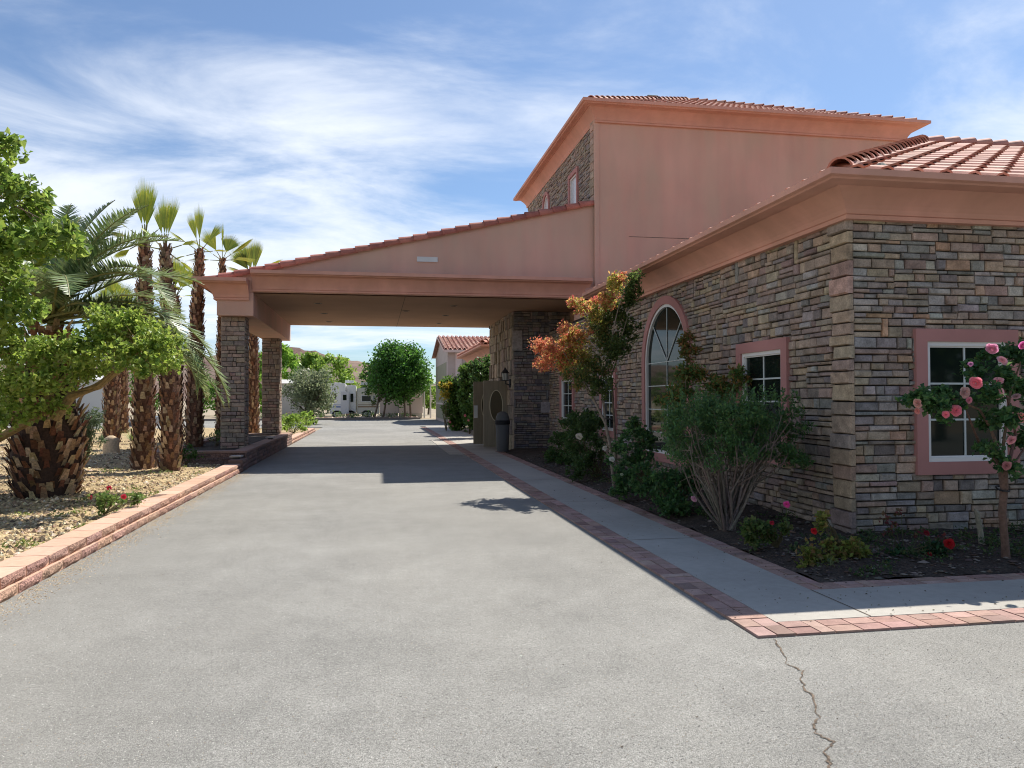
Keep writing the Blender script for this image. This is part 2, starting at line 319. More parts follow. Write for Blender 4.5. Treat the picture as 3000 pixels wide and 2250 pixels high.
def ledge(b, P, U0, U1, V0, V1, pal, openings=(), bandh=(.20, .34), thin=.078, pv=.10, bigp=.16, dep=(.025, .065), top=None):
    """fill a wall with dry-stacked ledge stones; openings: f(v0,v1)->list of blocked (a,b)"""
    def put(u0, u1, v0, v1, c):
        if top:
            tv = top((u0+u1)/2)
            if v0 > tv-.03: return
            v1 = min(v1, tv)
        segs = [(u0, u1)]
        for op in openings:
            for (a, c2) in op(v0, v1):
                ns = []
                for (s0, s1) in segs:
                    if c2 <= s0 or a >= s1: ns.append((s0, s1)); continue
                    if a > s0: ns.append((s0, a))
                    if c2 < s1: ns.append((c2, s1))
                segs = ns
        for (s0, s1) in segs: stone(b, P, s0, s1, v0, v1, rnd.uniform(*dep), c)
    v = V0
    while v < V1-.02:
        H = rnd.uniform(*bandh)
        if V1-v-H < .1: H = V1-v
        u = U0-rnd.uniform(0, .05)
        u = U0
        while u < U1-.01:
            r = rnd.random()
            if r < pv: w = rnd.uniform(.06, .11); w = min(w, U1-u); put(u, u+w, v, v+H, rnd.choice(pal)); u += w; continue
            w = rnd.uniform(.35, 1.1)
            if U1-u-w < .12: w = U1-u
            # rows
            hs = []; t = 0
            while t < H-1e-6:
                h = rnd.uniform(thin*.7, thin*1.25) if rnd.random() > bigp*1.6 else rnd.uniform(.09, .13)
                if H-t-h < thin*.55: h = H-t
                hs.append((t, h)); t += h
            for (t, h) in hs:
                a = u
                while a < u+w-.005:
                    l = rnd.uniform(.10, .34) if h > .075 else rnd.uniform(.14, .46)
                    if u+w-a-l < .07: l = u+w-a
                    put(a, a+l, v+t, v+t+h, rnd.choice(pal)); a += l
            u += w
        v += H
def rect_open(a, c, z0, z1):
    return lambda v0, v1: [(a, c)] if (v1 > z0+.01 and v0 < z1-.01) else []
def arch_open(cy, hw, zb, zs):
    def f(v0, v1):
        if v1 < zb+.01: return []
        v = (v0+v1)/2
        if v <= zs: return [(cy-hw, cy+hw)]
        if v-zs >= hw: return []
        h = math.sqrt(hw*hw-(v-zs)**2); return [(cy-h, cy+h)]
    return f
WX, WY = 5.30, 7.87
PF = lambda u, v, d: (u, WY-d, v)           # front wall
PS = lambda u, v, d: (WX-d, u, v)           # side wall
club = thing('clubhouse', (8, 14, 0), 'salmon stucco and ledge stone clubhouse with red tile roofs and a covered drive-through entrance', 'building')
# backing masonry: boxes around openings kept simple; glass sits in front of the backing
b = MB(); b.box((WX, WY, 0), (16, 17.2, 3.72)); b.box((WX, 17.2, 0), (7.5, 23.06, 3.70)); b.build('masonry_wall', MBACK, club)
def side_wall():
    b = MB()
    ops = [rect_open(9.27, 10.38, .86, 2.24), arch_open(13.40, 1.08, .56, 2.28), rect_open(16.5, 17.4, .86, 2.13), rect_open(20.15, 21.4, 1.0, 2.13)]
    ledge(b, PS, WY+.31, 23.06, 0, 3.64, PAL_S, ops)
    return b.build('stone_wall', MST, club)
side_wall()
b = MB(); ledge(b, PF, WX, 10.2, 0, 3.64, PAL_F, [rect_open(6.20, 7.26, .86, 2.24)]); b.build('stone_wall', MST, club)
# corner quoins on the side wall, next to the corner
b = MB(); v = 0
while v < 3.6:
    h = rnd.uniform(.12, .21); w = rnd.uniform(.25, .35); d = rnd.uniform(.05, .085); h = min(h, 3.64-v)
    stone(b, lambda u, vv, dd: (WX-dd, u, vv), WY-.05-rnd.uniform(0, .02), WY+w, v, v+h, d, rnd.choice(PAL_Q))
    v += h
b.build('corner_quoins', MST, club)

# ------------------------------------------------------------------ windows
def window_rect(P, u0, u1, z0, z1, nx, nz, trim=.145, label=None, mull=True):
    """P(u,z,d) wall mapping; u0..z1 outer trim rectangle"""
    ring = lambda a, c, e, f, d: [P(a, e, d), P(c, e, d), P(c, f, d), P(a, f, d)]
    dv = Vector(P(0, 0, 1))-Vector(P(0, 0, 0))
    t = MB(); t.ring(ring(u0, u1, z0, z1, .0), ring(u0+trim, u1-trim, z0+trim, z1-trim, .0), dv*.085)
    w = t.build('window', MTRIM, club)
    if label: w['label'] = label
    a, c, e, f = u0+trim, u1-trim, z0+trim, z1-trim; fw = .048
    m = MB(); m.ring(ring(a, c, e, f, .004), ring(a+fw, c-fw, e+fw, f-fw, .004), dv*.055)
    m.ring(ring(a+fw, c-fw, e+fw, f-fw, .004), ring(a+fw+.018, c-fw-.018, e+fw+.018, f-fw-.018, .004), dv*.035)
    a2, c2, e2, f2 = a+fw+.018, c-fw-.018, e+fw+.018, f-fw-.018
    m.build('frame', MWHITE, w)
    g = MB(); g.add(ring(a+fw, c-fw, e+fw, f-fw, .012), [(0, 1, 2, 3)]); g.build('pane', MGLASS, w)
    k = MB(); bw = .011
    for i in range(1, nx): x = a2+(c2-a2)*i/nx; k.prism(ring(x-bw, x+bw, e2, f2, .014), dv*.012)
    for i in range(1, nz): z = e2+(f2-e2)*i/nz; k.prism(ring(a2, c2, z-bw, z+bw, .0155), dv*.012)
    k.build('muntins', mat_m, w)
    return w
mat_m = mat('muntin', (.55, .60, .58), .5)
window_rect(PS, 9.12, 10.53, .715, 2.385, 2, 4, label='square window beside the stone corner, half hidden by the shrub')
window_rect(PS, 16.33, 17.55, .715, 2.275, 2, 4)
window_rect(PS, 20.0, 21.55, .85, 2.275, 2, 3)
window_rect(PF, 6.06, 7.40, .715, 2.385, 2, 3, label='window behind the pink rose tree')
def arch_pts(P, c, hw, zb, zs, d, n=24):
    pts = [P(c-hw, zb, d), P(c+hw, zb, d)]
    for i in range(n+1): a = math.pi*i/n; pts.append(P(c+hw*math.cos(a), zs+hw*math.sin(a), d))
    return pts
def window_arch(P, c, hw, zb, zs, trim, fw, rows, label, par, spokes=True):
    dv = Vector(P(0, 0, 1))-Vector(P(0, 0, 0))
    t = MB(); t.ring(arch_pts(P, c, hw, zb, zs, 0), arch_pts(P, c, hw-trim, zb+trim, zs, 0), dv*.085); w = t.build('arched_window', MTRIM, par)
    w['label'] = label; h = hw-trim
    m = MB(); m.ring(arch_pts(P, c, h, zb+trim, zs, .004), arch_pts(P, c, h-fw, zb+trim+fw, zs, .004), dv*.055); m.build('frame', MWHITE, w)
    g = MB(); g.add(arch_pts(P, c, h-fw, zb+trim+fw, zs, .012), [tuple(range(27))]); g.build('pane', MGLASS, w)
    k = MB(); bw = .008; h -= fw
    rr = lambda a, b_, e, f, d: [P(a, e, d), P(b_, e, d), P(b_, f, d), P(a, f, d)]
    k.prism(rr(c-bw, c+bw, zb+trim+fw, zs+h, .014), dv*.012)
    for z in rows: k.prism(rr(c-h, c+h, z-bw, z+bw, .0155), dv*.012)
    if spokes:
        for s in (-1, 1):
            a = math.radians(45); e = (c+s*h*math.cos(a), zs+h*math.sin(a)); n_ = (-math.sin(a)*s*bw, math.cos(a)*bw)
            k.prism([P(c-n_[0], zs-n_[1], .017), P(e[0]-n_[0], e[1]-n_[1], .017), P(e[0]+n_[0], e[1]+n_[1], .017), P(c+n_[0], zs+n_[1], .017)], dv*.012)
    k.build('muntins', mat_m, w)
window_arch(PS, 13.40, 1.20, .42, 2.28, .15, .055, (2.27, 1.83, 1.385, .957), 'tall arched window in the long stone side wall', club)

# ------------------------------------------------------------------ cornices
def sweep(b, path, normals, prof, c=(1, 1, 1), caps=True):
    """path: plan points; normals: outward mitre vectors per point; prof: (d,z)"""
    n = len(prof); vs = [(p[0]+m[0]*d, p[1]+m[1]*d, z) for p, m in zip(path, normals) for d, z in prof]
    fs = [(i*n+k, i*n+k+1, (i+1)*n+k+1, (i+1)*n+k) for i in range(len(path)-1) for k in range(n-1)]
    if caps: fs += [tuple(range(n)), tuple((len(path)-1)*n+k for k in range(n))]
    b.add(vs, fs, c)
def prof(d0, zb, d1, zt):
    """crown profile from (d0,zb) at the wall to (d1,zt) at the top"""
    D, H = d1-d0, zt-zb
    return [(-.05, zb), (d0+.03, zb), (d0+.035, zb+.045), (d0+.015, zb+.05)]+[(d0+.03+D*.44*t**1.35, zb+.06+H*.60*t**.9) for t in [i/6 for i in range(7)]]+[(d0+.03+D*.50, zb+.06+H*.60), (d0+.03+D*.53, zb+H*.74)]+[(d1-.07, zb+H*.76), (d1-.05, zb+H*.80), (d1-.012, zb+H*.82), (d1, zb+H*.83), (d1, zt), (-.05, zt)]
b = MB(); sweep(b, [(WX, 17.0), (WX, WY), (16, WY)], [(-1, 0), (-1, -1), (0, -1)], prof(.10, 3.60, .65, 4.00)); b.build('eave_cornice', MCORN, club)
# ------------------------------------------------------------------ barrel tile roofs
TP = [(.46, .20, .14), (.50, .24, .175), (.42, .175, .125), (.52, .28, .21)]
def barrel(b, p0, p1, up, r, L, pal=TP, lift=.03, seg=9, taper=.82):
    """overlapping half-round caps from p0 (low) to p1 (high)"""
    p0 = Vector(p0); p1 = Vector(p1); d = p1-p0; T = d.length; d.normalize(); up = Vector(up); up = (up-d*up.dot(d)).normalized(); s = d.cross(up)
    n = max(1, round(T/L)); L = T/n
    for i in range(n):
        a = p0+d*(i*L)+up*lift*1.6; e = p0+d*((i+1)*L+.05)+up*lift*.2; c = jit(rnd.choice(pal), .1); vs = []
        for (q, rr_) in ((a, r), (e, r*taper)):
            for k in range(seg+1): an = math.pi*k/seg-.0; vs.append(q+s*math.cos(an)*rr_+up*(math.sin(an)*rr_))
        for k in range(seg+1): an = math.pi*k/seg; vs.append(a+s*math.cos(an)*(r-.022)+up*(math.sin(an)*(r-.022)))
        m = seg+1; fs = [(k, k+1, m+k+1, m+k) for k in range(seg)]+[(k, k+1, 2*m+k+1, 2*m+k) for k in range(seg)]
        # inner skin for depth
        for k in range(seg+1): an = math.pi*k/seg; vs.append(a+d*.12+s*math.cos(an)*(r-.022)+up*(math.sin(an)*(r-.022)))
        fs += [(2*m+k, 2*m+k+1, 3*m+k+1, 3*m+k) for k in range(seg)]
        b.add(vs, fs, c)
def tile_slope(b, eave0, eave1, up_dir, length, inside, sp=.355, L=.38, r=.118, pal=TP):
    """barrel tiles covering a slope; inside(s,t) tells whether point (along eave, up slope) is on the roof"""
    e0 = Vector(eave0); e1 = Vector(eave1); d = e1-e0; W = d.length; d.normalize(); u = Vector(up_dir).normalized(); n = d.cross(u); n = n if n.z > 0 else -n
    cols = int(W/sp); rows = int(length/L)+1; pf = []
    for k in range(7): an = math.pi*k/6; pf.append((-math.cos(an)*r, math.sin(an)*r))
    for i in range(cols):
        s = (i+.5)*sp
        for j in range(rows):
            t = j*L
            if not inside(s, t+L*.4): continue
            a = e0+d*s+u*(t-.02); h = e0+d*s+u*(t+L+.04); c = jit(rnd.choice(pal), .1)
            vs = [a+d*x+n*(y+.032) for x, y in pf]+[h+d*x*.84+n*(y*.84+.004) for x, y in pf]
            vs += [a+d*x*.8+n*(y*.78+.032) for x, y in pf]
            fs = [(k, k+1, 8+k, 7+k) for k in range(6)]+[(k, k+1, 15+k, 14+k) for k in range(6)]
            # pan between barrels
            o = len(vs); g = sp/2
            vs += [a+d*r*.9+n*.02, a+d*(r*.9)+n*.005, a+d*g+n*.0, a+d*(sp-r*.9)+n*.02, h+d*r*.8+n*-.008, h+d*g+n*-.022, h+d*(sp-r*.9)+n*-.008]
            fs += [(o, o+2, o+5, o+4), (o+2, o+3, o+6, o+5)]
            b.add(vs, fs, c)
def hip_roof(name, x0, x1, y0, y1, z0, pitch, par, detail=('front', 'left')):
    D = (y1-y0)/2; zr = z0+D*pitch; xl = x0+D; xr = max(xl+.02, x1-D)
    if x1-x0 < 2*D: xl = xr = (x0+x1)/2; zr = z0+(x1-x0)/2*pitch
    cyy = (y0+y1)/2
    r = MB(); A, B_, C, Dd, E_, G = (x0, y0, z0), (x1, y0, z0), (x1, y1, z0), (x0, y1, z0), (xl, cyy, zr), (xr, cyy, zr)
    c = (.36, .16, .115); r.add([A, B_, C, Dd, E_, G], [(0, 1, 5, 4), (1, 2, 5), (2, 3, 4, 5), (3, 0, 4), (0, 3, 2, 1)], c)
    sl = math.sqrt(D*D+(zr-z0)**2); k = D/sl
    if 'front' in detail: tile_slope(r, A, B_, (0, D, zr-z0), sl, lambda s, t: t*k < D and s > t*k+.02 and s < (x1-x0)-t*k)
    if 'left' in detail: tile_slope(r, Dd, A, (D, 0, zr-z0), sl, lambda s, t: t*k < D and s > t*k+.02 and s < (y1-y0)-t*k-.02)
    barrel(r, (x0+.05, y0+.05, z0+.05), (xl, cyy, zr+.05), (0, 0, 1), .135, .33)
    barrel(r, (x0+.05, y1-.05, z0+.05), (xl, cyy, zr+.05), (0, 0, 1), .135, .33)
    if xr-xl > .3: barrel(r, (xr, cyy, zr+.05), (xl, cyy, zr+.05), (0, 0, 1), .135, .33)
    barrel(r, (x1-.05, y0+.05, z0+.05), (xr, cyy, zr+.05), (0, 0, 1), .135, .33)
    return r.build(name, MTILE, par)
hip_roof('tile_roof', 4.86, 17.5, 7.40, 17.38, 3.95, .445, club)
# rear end of wing cornice / flat connecting roof
b = MB(); b.box((WX-.02, 17.02, 3.70), (7.5, 20.1, 3.9)); b.build('parapet', MSTUC, club)
# ------------------------------------------------------------------ canopy
YF = 20.2; YR = 28.75; CZ = 4.28; BX0, BX1, BZ = -3.93, -3.05, 3.71
TX, TXR = 5.94, 15.3
SL = (7.02-4.66)/(5.94+4.05)       # canopy roof slope
zs_ = lambda x: 4.66+SL*(x+4.05)
can = MB()
# gable wall above the drive, front and rear
for yy in (YF, YR-.25):
    can.prism([(BX0, yy, 4.31), (TX-.06, yy, 4.31), (TX-.06, yy, zs_(TX)-.10), (BX0, yy, zs_(BX0)-.10)], (0, .25, 0))
canopy = can.build('entrance_canopy', MSTUC, club)
b = MB(); b.box((BX0, YF-.012, BZ), (BX1, YR, CZ+.02)); b.build('beam', MSTUC, canopy)
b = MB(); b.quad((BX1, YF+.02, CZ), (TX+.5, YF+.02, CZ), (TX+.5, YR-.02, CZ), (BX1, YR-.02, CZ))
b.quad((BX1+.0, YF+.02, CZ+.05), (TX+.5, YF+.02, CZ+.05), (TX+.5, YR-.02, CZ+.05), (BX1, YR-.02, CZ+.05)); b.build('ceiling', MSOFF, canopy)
b = MB(); b.quad((.75, YF+.05, CZ-.003), (.765, YF+.05, CZ-.003), (.765, YR, CZ-.003), (.75, YR, CZ-.003)); b.build('ceiling_joint', MCRACK, canopy)
for (x, y) in ((-1.6, 22), (2.2, 22), (-1.6, 24.6), (2.2, 24.6), (.9, 23.5), (-1.6, 27.2), (2.2, 27.2)):
    b = MB(); b.tube([(x, y, CZ-.012), (x, y, CZ-.002)], [.11, .11], 14, (.35, .3, .25)); b.tube([(x, y, CZ-.016), (x, y, CZ-.011)], [.07, .07], 12, (.06, .05, .04)); b.build('downlight', MPLAIN, canopy)
cp = MB()
sweep(cp, [(BX1-.10, YF), (BX0, YF), (BX0, YR), (BX1-.10, YR)], [(0, -1), (-1, -1), (-1, 1), (0, 1)], prof(.04, 4.10, .50, 4.60)); cp.build('eave_cornice', MCORN, canopy)
cp = MB(); pr_ = prof(.02, 4.33, .42, 4.82)
sweep(cp, [(BX1-.02, YF), (TX-.22, YF)], [(0, -1), (0, -1)], [(max(d, -.04), z) for d, z in pr_])
cp.build('front_cornice', MCORN, canopy)
# vent plate in the gable
b = MB(); b.box((1.06, YF-.03, 5.20), (1.60, YF+.01, 5.33), (.62, .62, .6)); v_ = b.build('vent', MPLAIN, canopy); v_['label'] = 'small white louvred vent in the gable wall'
# canopy roof tiles (shed) with rake caps
r = MB(); xe = -4.40
r.add([(xe, YF-.1, zs_(xe)-.1), (TX, YF-.1, zs_(TX)-.1), (TX, YR+.1, zs_(TX)-.1), (xe, YR+.1, zs_(xe)-.1)], [(0, 1, 2, 3)], (.36, .16, .115))
ll = math.hypot(TX-xe, SL*(TX-xe))
tile_slope(r, (xe, YR, zs_(xe)-.09), (xe, YF+.1, zs_(xe)-.09), (1, 0, SL), ll, lambda s, t: t < ll-.3)
RK = [(.40, .145, .105), (.43, .17, .125), (.36, .13, .10)]
barrel(r, (xe+.16, YF+.02, zs_(xe+.16)-.085), (TX-.1, YF+.02, zs_(TX-.1)-.085), (0, -.55, 1), .125, .385, RK, .022)
barrel(r, (xe+.16, YR-.02, zs_(xe+.16)-.085), (TX-.1, YR-.02, zs_(TX-.1)-.085), (0, .55, 1), .125, .385, RK, .022)
r.build('tile_roof', MTILE, canopy)
# stone columns
def column(y0):
    x0, x1, w = -3.88, -3.29, .62
    b = MB(); b.box((x0+.035, y0+.035, .1), (x1-.035, y0+w-.035, BZ)); o = None
    kw = dict(bandh=(.17, .26), thin=.10, pv=.05, bigp=.9, dep=(.025, .045))
    s = MB()
    I = .03
    ledge(s, lambda u, v, d: (u, y0+I-d, v), x0+.0, x1-.0, .1, BZ-.004, PAL_C, **kw)
    ledge(s, lambda u, v, d: (x1-I+d, u, v), y0+I, y0+w-I, .1, BZ-.004, PAL_C, **kw)
    ledge(s, lambda u, v, d: (x0+I-d, u, v), y0+I, y0+w-I, .1, BZ-.004, PAL_C, **kw)
    ledge(s, lambda u, v, d: (u, y0+w-I+d, v), x0, x1, .1, BZ-.004, PAL_C, **kw)
    c = s.build('stone_column', MST, canopy); b.build('core', MBACK, c)
column(YF+.25); column(YF+.25+7.15)
# ------------------------------------------------------------------ tower block
TZ = 9.25
tb = MB(); tb.box((TX, YF-.10, 3.5), (TXR, 29.6, TZ+.1)); tower = tb.build('tower_wall', MSTUC, club)
b = MB(); b.box((TX-.075, YF-.13, 3.6), (TX+.0, YF-.05, TZ)); b.box((TX-.05, YF-.126, 3.6), (TX+.05, YF-.099, TZ)); b.build('corner_trim', MSTUC, tower)
b = MB(); b.box((TX+.9, YF-.104, 6.03), (9.5, YF-.099, 6.045)); b.build('expansion_joint', MCRACK, tower)
PT = lambda u, v, d: (TX-.01-d, u, v)
b = MB()
PAL_T = [(.26, .215, .17), (.30, .25, .19), (.22, .19, .165), (.28, .21, .16), (.2, .18, .17)]
ledge(b, PT, YF+.32, 29.5, 6.6, TZ+.0, PAL_T, [rect_open(21.95, 22.75, 6.5, 8.30), arch_open(26.1, .42, 6.5, 8.3)], bandh=(.2, .34), thin=.06, pv=.25)
b.build('stone_wall', MST, tower)
b = MB(); v = 6.7
while v < TZ-.05:
    h = min(rnd.uniform(.16, .25), TZ-v); stone(b, PT, YF-.02, YF+.32, v, v+h, .07, rnd.choice([(.36, .25, .18), (.32, .23, .17)])); v += h
b.build('corner_quoins', MST, tower)
mw = mat('curtained_pane', (.55, .57, .6), .25, spec=.6)
dv = Vector((-1, 0, 0))
t = MB(); rg = lambda P, a, c, e, f, d: [P(a, e, d), P(c, e, d), P(c, f, d), P(a, f, d)]
t.ring(rg(PT, 21.8, 22.9, 6.9, 8.45, 0), rg(PT, 21.93, 22.77, 7.03, 8.32, 0), dv*.1); w = t.build('window', MTRIM, tower)
t = MB(); t.ring(rg(PT, 21.93, 22.77, 7.03, 8.32, .0), rg(PT, 21.98, 22.72, 7.08, 8.27, 0), dv*.05); t.build('frame', MWHITE, w)
t = MB(); t.add(rg(PT, 21.98, 22.72, 7.08, 8.27, .01), [(0, 1, 2, 3)]); t.build('pane', mw, w)
t = MB(); t.ring(arch_pts(PT, 26.1, .52, 6.9, 8.3, 0), arch_pts(PT, 26.1, .40, 7.02, 8.3, 0), dv*.1); w = t.build('arched_window', MTRIM, tower)
t = MB(); t.ring(arch_pts(PT, 26.1, .40, 7.02, 8.3, 0), arch_pts(PT, 26.1, .35, 7.07, 8.3, 0), dv*.05); t.build('frame', MWHITE, w)
t = MB(); t.add(arch_pts(PT, 26.1, .35, 7.07, 8.3, .01), [tuple(range(27))]); t.build('pane', mw, w)
b = MB(); sweep(b, [(TX, 29.6), (TX, YF-.1), (TXR, YF-.1), (TXR, 29.6)], [(-1, 1), (-1, -1), (1, -1), (1, 1)], prof(.04, TZ-.12, .52, TZ+.36)); b.build('eave_cornice', MCORN, tower)
hip_roof('tile_roof', TX-.26, TXR+.30, YF-.34, 29.85, TZ+.31, .447, tower)
# low dark roof vents
def roof_vent(x, y, z):
    b = MB(); b.tube([(x-.16, y, z+.05), (x+.16, y, z+.05)], [.07, .07], 10, (.06, .05, .05)); b.box((x-.2, y-.1, z-.02), (x+.2, y+.1, z+.03), (.08, .06, .05)); b.build('roof_vent', MPLAIN, club)
roof_vent(8.6, 22.9, 11.05); roof_vent(8.8, 23.4, 11.2)
vq = Vector((5.52, 7.62, 4.10)); b = MB(); b.tube([vq, vq+Vector((0, 0, .06)), vq+Vector((0, 0, .10))], [.075, .07, .03], 10, (.10, .11, .10)); b.tube([vq-Vector((0, 0, .1)), vq], [.035, .035], 8, (.05, .05, .05)); b.build('roof_vent', MPLAIN, club)
# ------------------------------------------------------------------ entrance block under the canopy
EX, EY = 4.15, 23.08
b = MB(); b.box((EX+.03, EY+.03, 0), (7.5, 27.9, CZ-.005)); b.build('masonry_wall', MBACK, club)
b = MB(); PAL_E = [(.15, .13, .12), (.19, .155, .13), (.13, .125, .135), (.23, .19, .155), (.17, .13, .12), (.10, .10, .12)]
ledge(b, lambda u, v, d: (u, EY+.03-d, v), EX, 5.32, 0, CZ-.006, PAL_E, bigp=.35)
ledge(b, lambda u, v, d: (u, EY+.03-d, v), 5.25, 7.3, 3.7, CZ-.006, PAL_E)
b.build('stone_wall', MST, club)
b = MB()   # irregular flagstones on the left face
v = 0
while v < CZ-.02:
    H = min(rnd.uniform(.25, .5), CZ-.006-v); u = EY
    while u < 27.9:
        w = rnd.uniform(.12, .4); w = min(w, 27.92-u)
        if not (24.05 < u+w/2 < 25.6 and v < 2.15): stone(b, lambda uu, vv, dd: (EX+.03-dd, uu, vv), u, u+w, v, v+H, rnd.uniform(.03, .09), rnd.choice([(.27, .22, .165), (.22, .18, .14), (.31, .255, .19), (.2, .17, .15)]))
        u += w
    v += H
b.build('flagstone_wall', MST, club)
b = MB(); stone(b, lambda u, v, d: (u, EY-.03-d, v), 4.10, 4.42, 3.05, 3.68, .05, (.27, .23, .21)); b.build('accent_stone', MST, club)
b = MB(); stone(b, lambda u, v, d: (u, EY-.02-d, v), 4.98, 5.28, 1.15, 1.5, .045, (.26, .25, .25)); b.build('accent_stone', MST, club)
# entry doors standing open
def door(y, x0, x1, H, lab, ring=True):
    b = MB(); b.box((x0, y, .08), (x1, y+.05, H)); d = b.build('door', MDOOR, club); d['label'] = lab
    p = MB()
    for (a, c) in ((.12, .44), (.56, .88)):
        for (e, f) in ((.14, .34),):
            q = lambda s, t: (x0+(x1-x0)*s, y-.012, .08+(H-.08)*t)
            p.ring([q(a, e), q(c, e), q(c, f), q(a, f)], [q(a+.04, e+.015), q(c-.04, e+.015), q(c-.04, f-.015), q(a+.04, f-.015)], (0, .013, 0))
    p.build('panel_moulding', MDOOR, d)
    if ring:
        n = 28; cxx = x0+(x1-x0)*.52; cz_ = .08+(H-.08)*.62; ov = lambda rx, rz, yy: [(cxx+rx*math.cos(2*math.pi*i/n), yy, cz_+rz*math.sin(2*math.pi*i/n)) for i in range(n)]
        o = MB(); o.ring(ov(.22, .50, y-.02), ov(.195, .475, y-.02), (0, .02, 0)); o.build('oval_ring', mat('ring_cream', (.55, .48, .33), .6), d)
        g = MB(); g.add(ov(.195, .475, y-.004), [tuple(range(n))]); g.build('oval_glass', mat('amber_glass', (.10, .08, .045), .3), d)
    return d
door(24.1, 3.36, 4.14, 2.17, 'tan panelled door leaf with cream oval ring, nearest the stone pier')
d1 = door(25.55, 3.22, 4.14, 2.17, 'tan panelled door leaf with white notice, standing open farther in')
b = MB(); b.box((3.24, 25.53, .95), (3.36, 25.545, 1.37), (.7, .7, .68)); b.build('notice', MPLAIN, d1)
b = MB(); b.box((EX-.01, 24.16, .06), (EX+.015, 25.55, 2.2)); b.build('doorway', MGLASS, club)
# ------------------------------------------------------------------ lantern, bin, planter stones
ln = thing('wall_lantern', (3.98, EY-.1, 2.05), 'black carriage lantern mounted on the stone corner above the litter bin', 'lantern')
x, y, z = 3.93, EY+.25, 2.16
b = MB(); b.tube([(x, y, z-.02), (x, y, z+.0)], [.11, .13], 8); b.tube([(x, y, z+.22), (x, y, z+.33), (x, y, z+.36), (x, y, z+.40)], [.14, .05, .03, .012], 8)
for k in range(6): a = k*math.pi/3; b.tube([(x+.095*math.cos(a), y+.095*math.sin(a), z), (x+.12*math.cos(a), y+.12*math.sin(a), z+.22)], .007, 5)
b.tube([(x, y, z-.02), (x, y, z-.1), (x+.12, y, z-.14), (EX+.05, y, z-.1)], [.02, .02, .018, .018], 6); b.box((EX-.1, y-.06, z-.22), (EX-.06, y+.06, z+.04)); b.build('lantern_frame', MDARK, ln)
b = MB(); b.tube([(x, y, z+.005), (x, y, z+.215)], [.085, .11], 6, (.5, .5, .45)); b.build('lantern_glass', mat('frosted', (.4, .4, .36), .2), ln)
tr = thing('litter_bin', (3.68, 22.35, 0), 'round grey litter bin with dark rim beside the stone pier', 'bin')
x, y = 3.68, 22.35
b = MB(); b.tube([(x, y, .045), (x, y, .08), (x, y, .84)], [.17, .18, .205], 20, (.09, .09, .088)); b.build('bin_body', MPLAIN, tr, True)
b = MB(); b.tube([(x, y, .84), (x, y, .855), (x, y, .945), (x, y, .96)], [.21, .225, .225, .21], 20, (.012, .012, .014)); b.build('rim', MPLAIN, tr)
b = MB(); b.tube([(x, y, .96), (x, y, 1.06), (x, y, 1.16), (x, y, 1.22)], [.205, .195, .15, .06], 20, (.10, .10, .095)); b.build('domed_lid', MPLAIN, tr, True)

# ------------------------------------------------------------------ edging walls and column planter
BT = [(.58, .37, .27), (.55, .35, .25), (.60, .40, .30)]; BS = [(.27, .155, .12), (.30, .18, .14), (.24, .14, .11), (.33, .21, .15)]
def edging(name, x0, ya, yb, label, courses=2, h=.092, L=.46, depth=.31, xr=0, base=0.0, curve=None):
    o = thing(name, (x0-.15, ya, 0), label, 'wall')
    t = MB(); f = MB(); cv = curve or (lambda y: 0)
    for k in range(courses):
        y = ya-(L*.5 if k % 2 else 0); topc = k == courses-1
        while y < yb-.02:
            a, c = max(y, ya)+.007, min(y+L, yb)-.007; y += L
            if c-a < .05: continue
            z0, z1 = base+k*h, base+(k+1)*h-.004; X = x0-(0 if k == 0 else .035)-(cv(a)); q = lambda s: rnd.uniform(-s, s)
            if topc: X = x0-.035*k-cv(a)
            # split face: subdivided grid with roughness
            nx, nz = 6, 3; vs = []
            for j in range(nz+1):
                for i in range(nx+1):
                    e = 1 if 0 < i < nx and 0 < j < nz else 0; rr_ = (.012 if e else -.006)
                    vs.append((X+rr_+q(.010 if e else .003), a+(c-a)*i/nx, z0+(z1-z0)*j/nz))
            f.add(vs, [(j*(nx+1)+i, j*(nx+1)+i+1, (j+1)*(nx+1)+i+1, (j+1)*(nx+1)+i) for j in range(nz) for i in range(nx)], jit(rnd.choice(BS), .12))
            cc = jit(rnd.choice(BT), .06); t.box((X-depth, a, z0), (X-.007, c, z1), cc)
    f.build('split_face', MBLOCK, o); t.build('block_tops', MBLTOP, o); return o
edging('edging_wall', -2.90, 1.0, 17.75, 'low two-course salmon block edging wall along the near left side of the drive')
edging('edging_wall', -2.93, 28.15, 38.9, 'short low block edging wall past the canopy, curving beside the bushes', L=.42)
pw = thing('planter_wall', (-2.95, 18.5, 0), 'dark taller block planter wall around the feet of the canopy columns', 'planter')
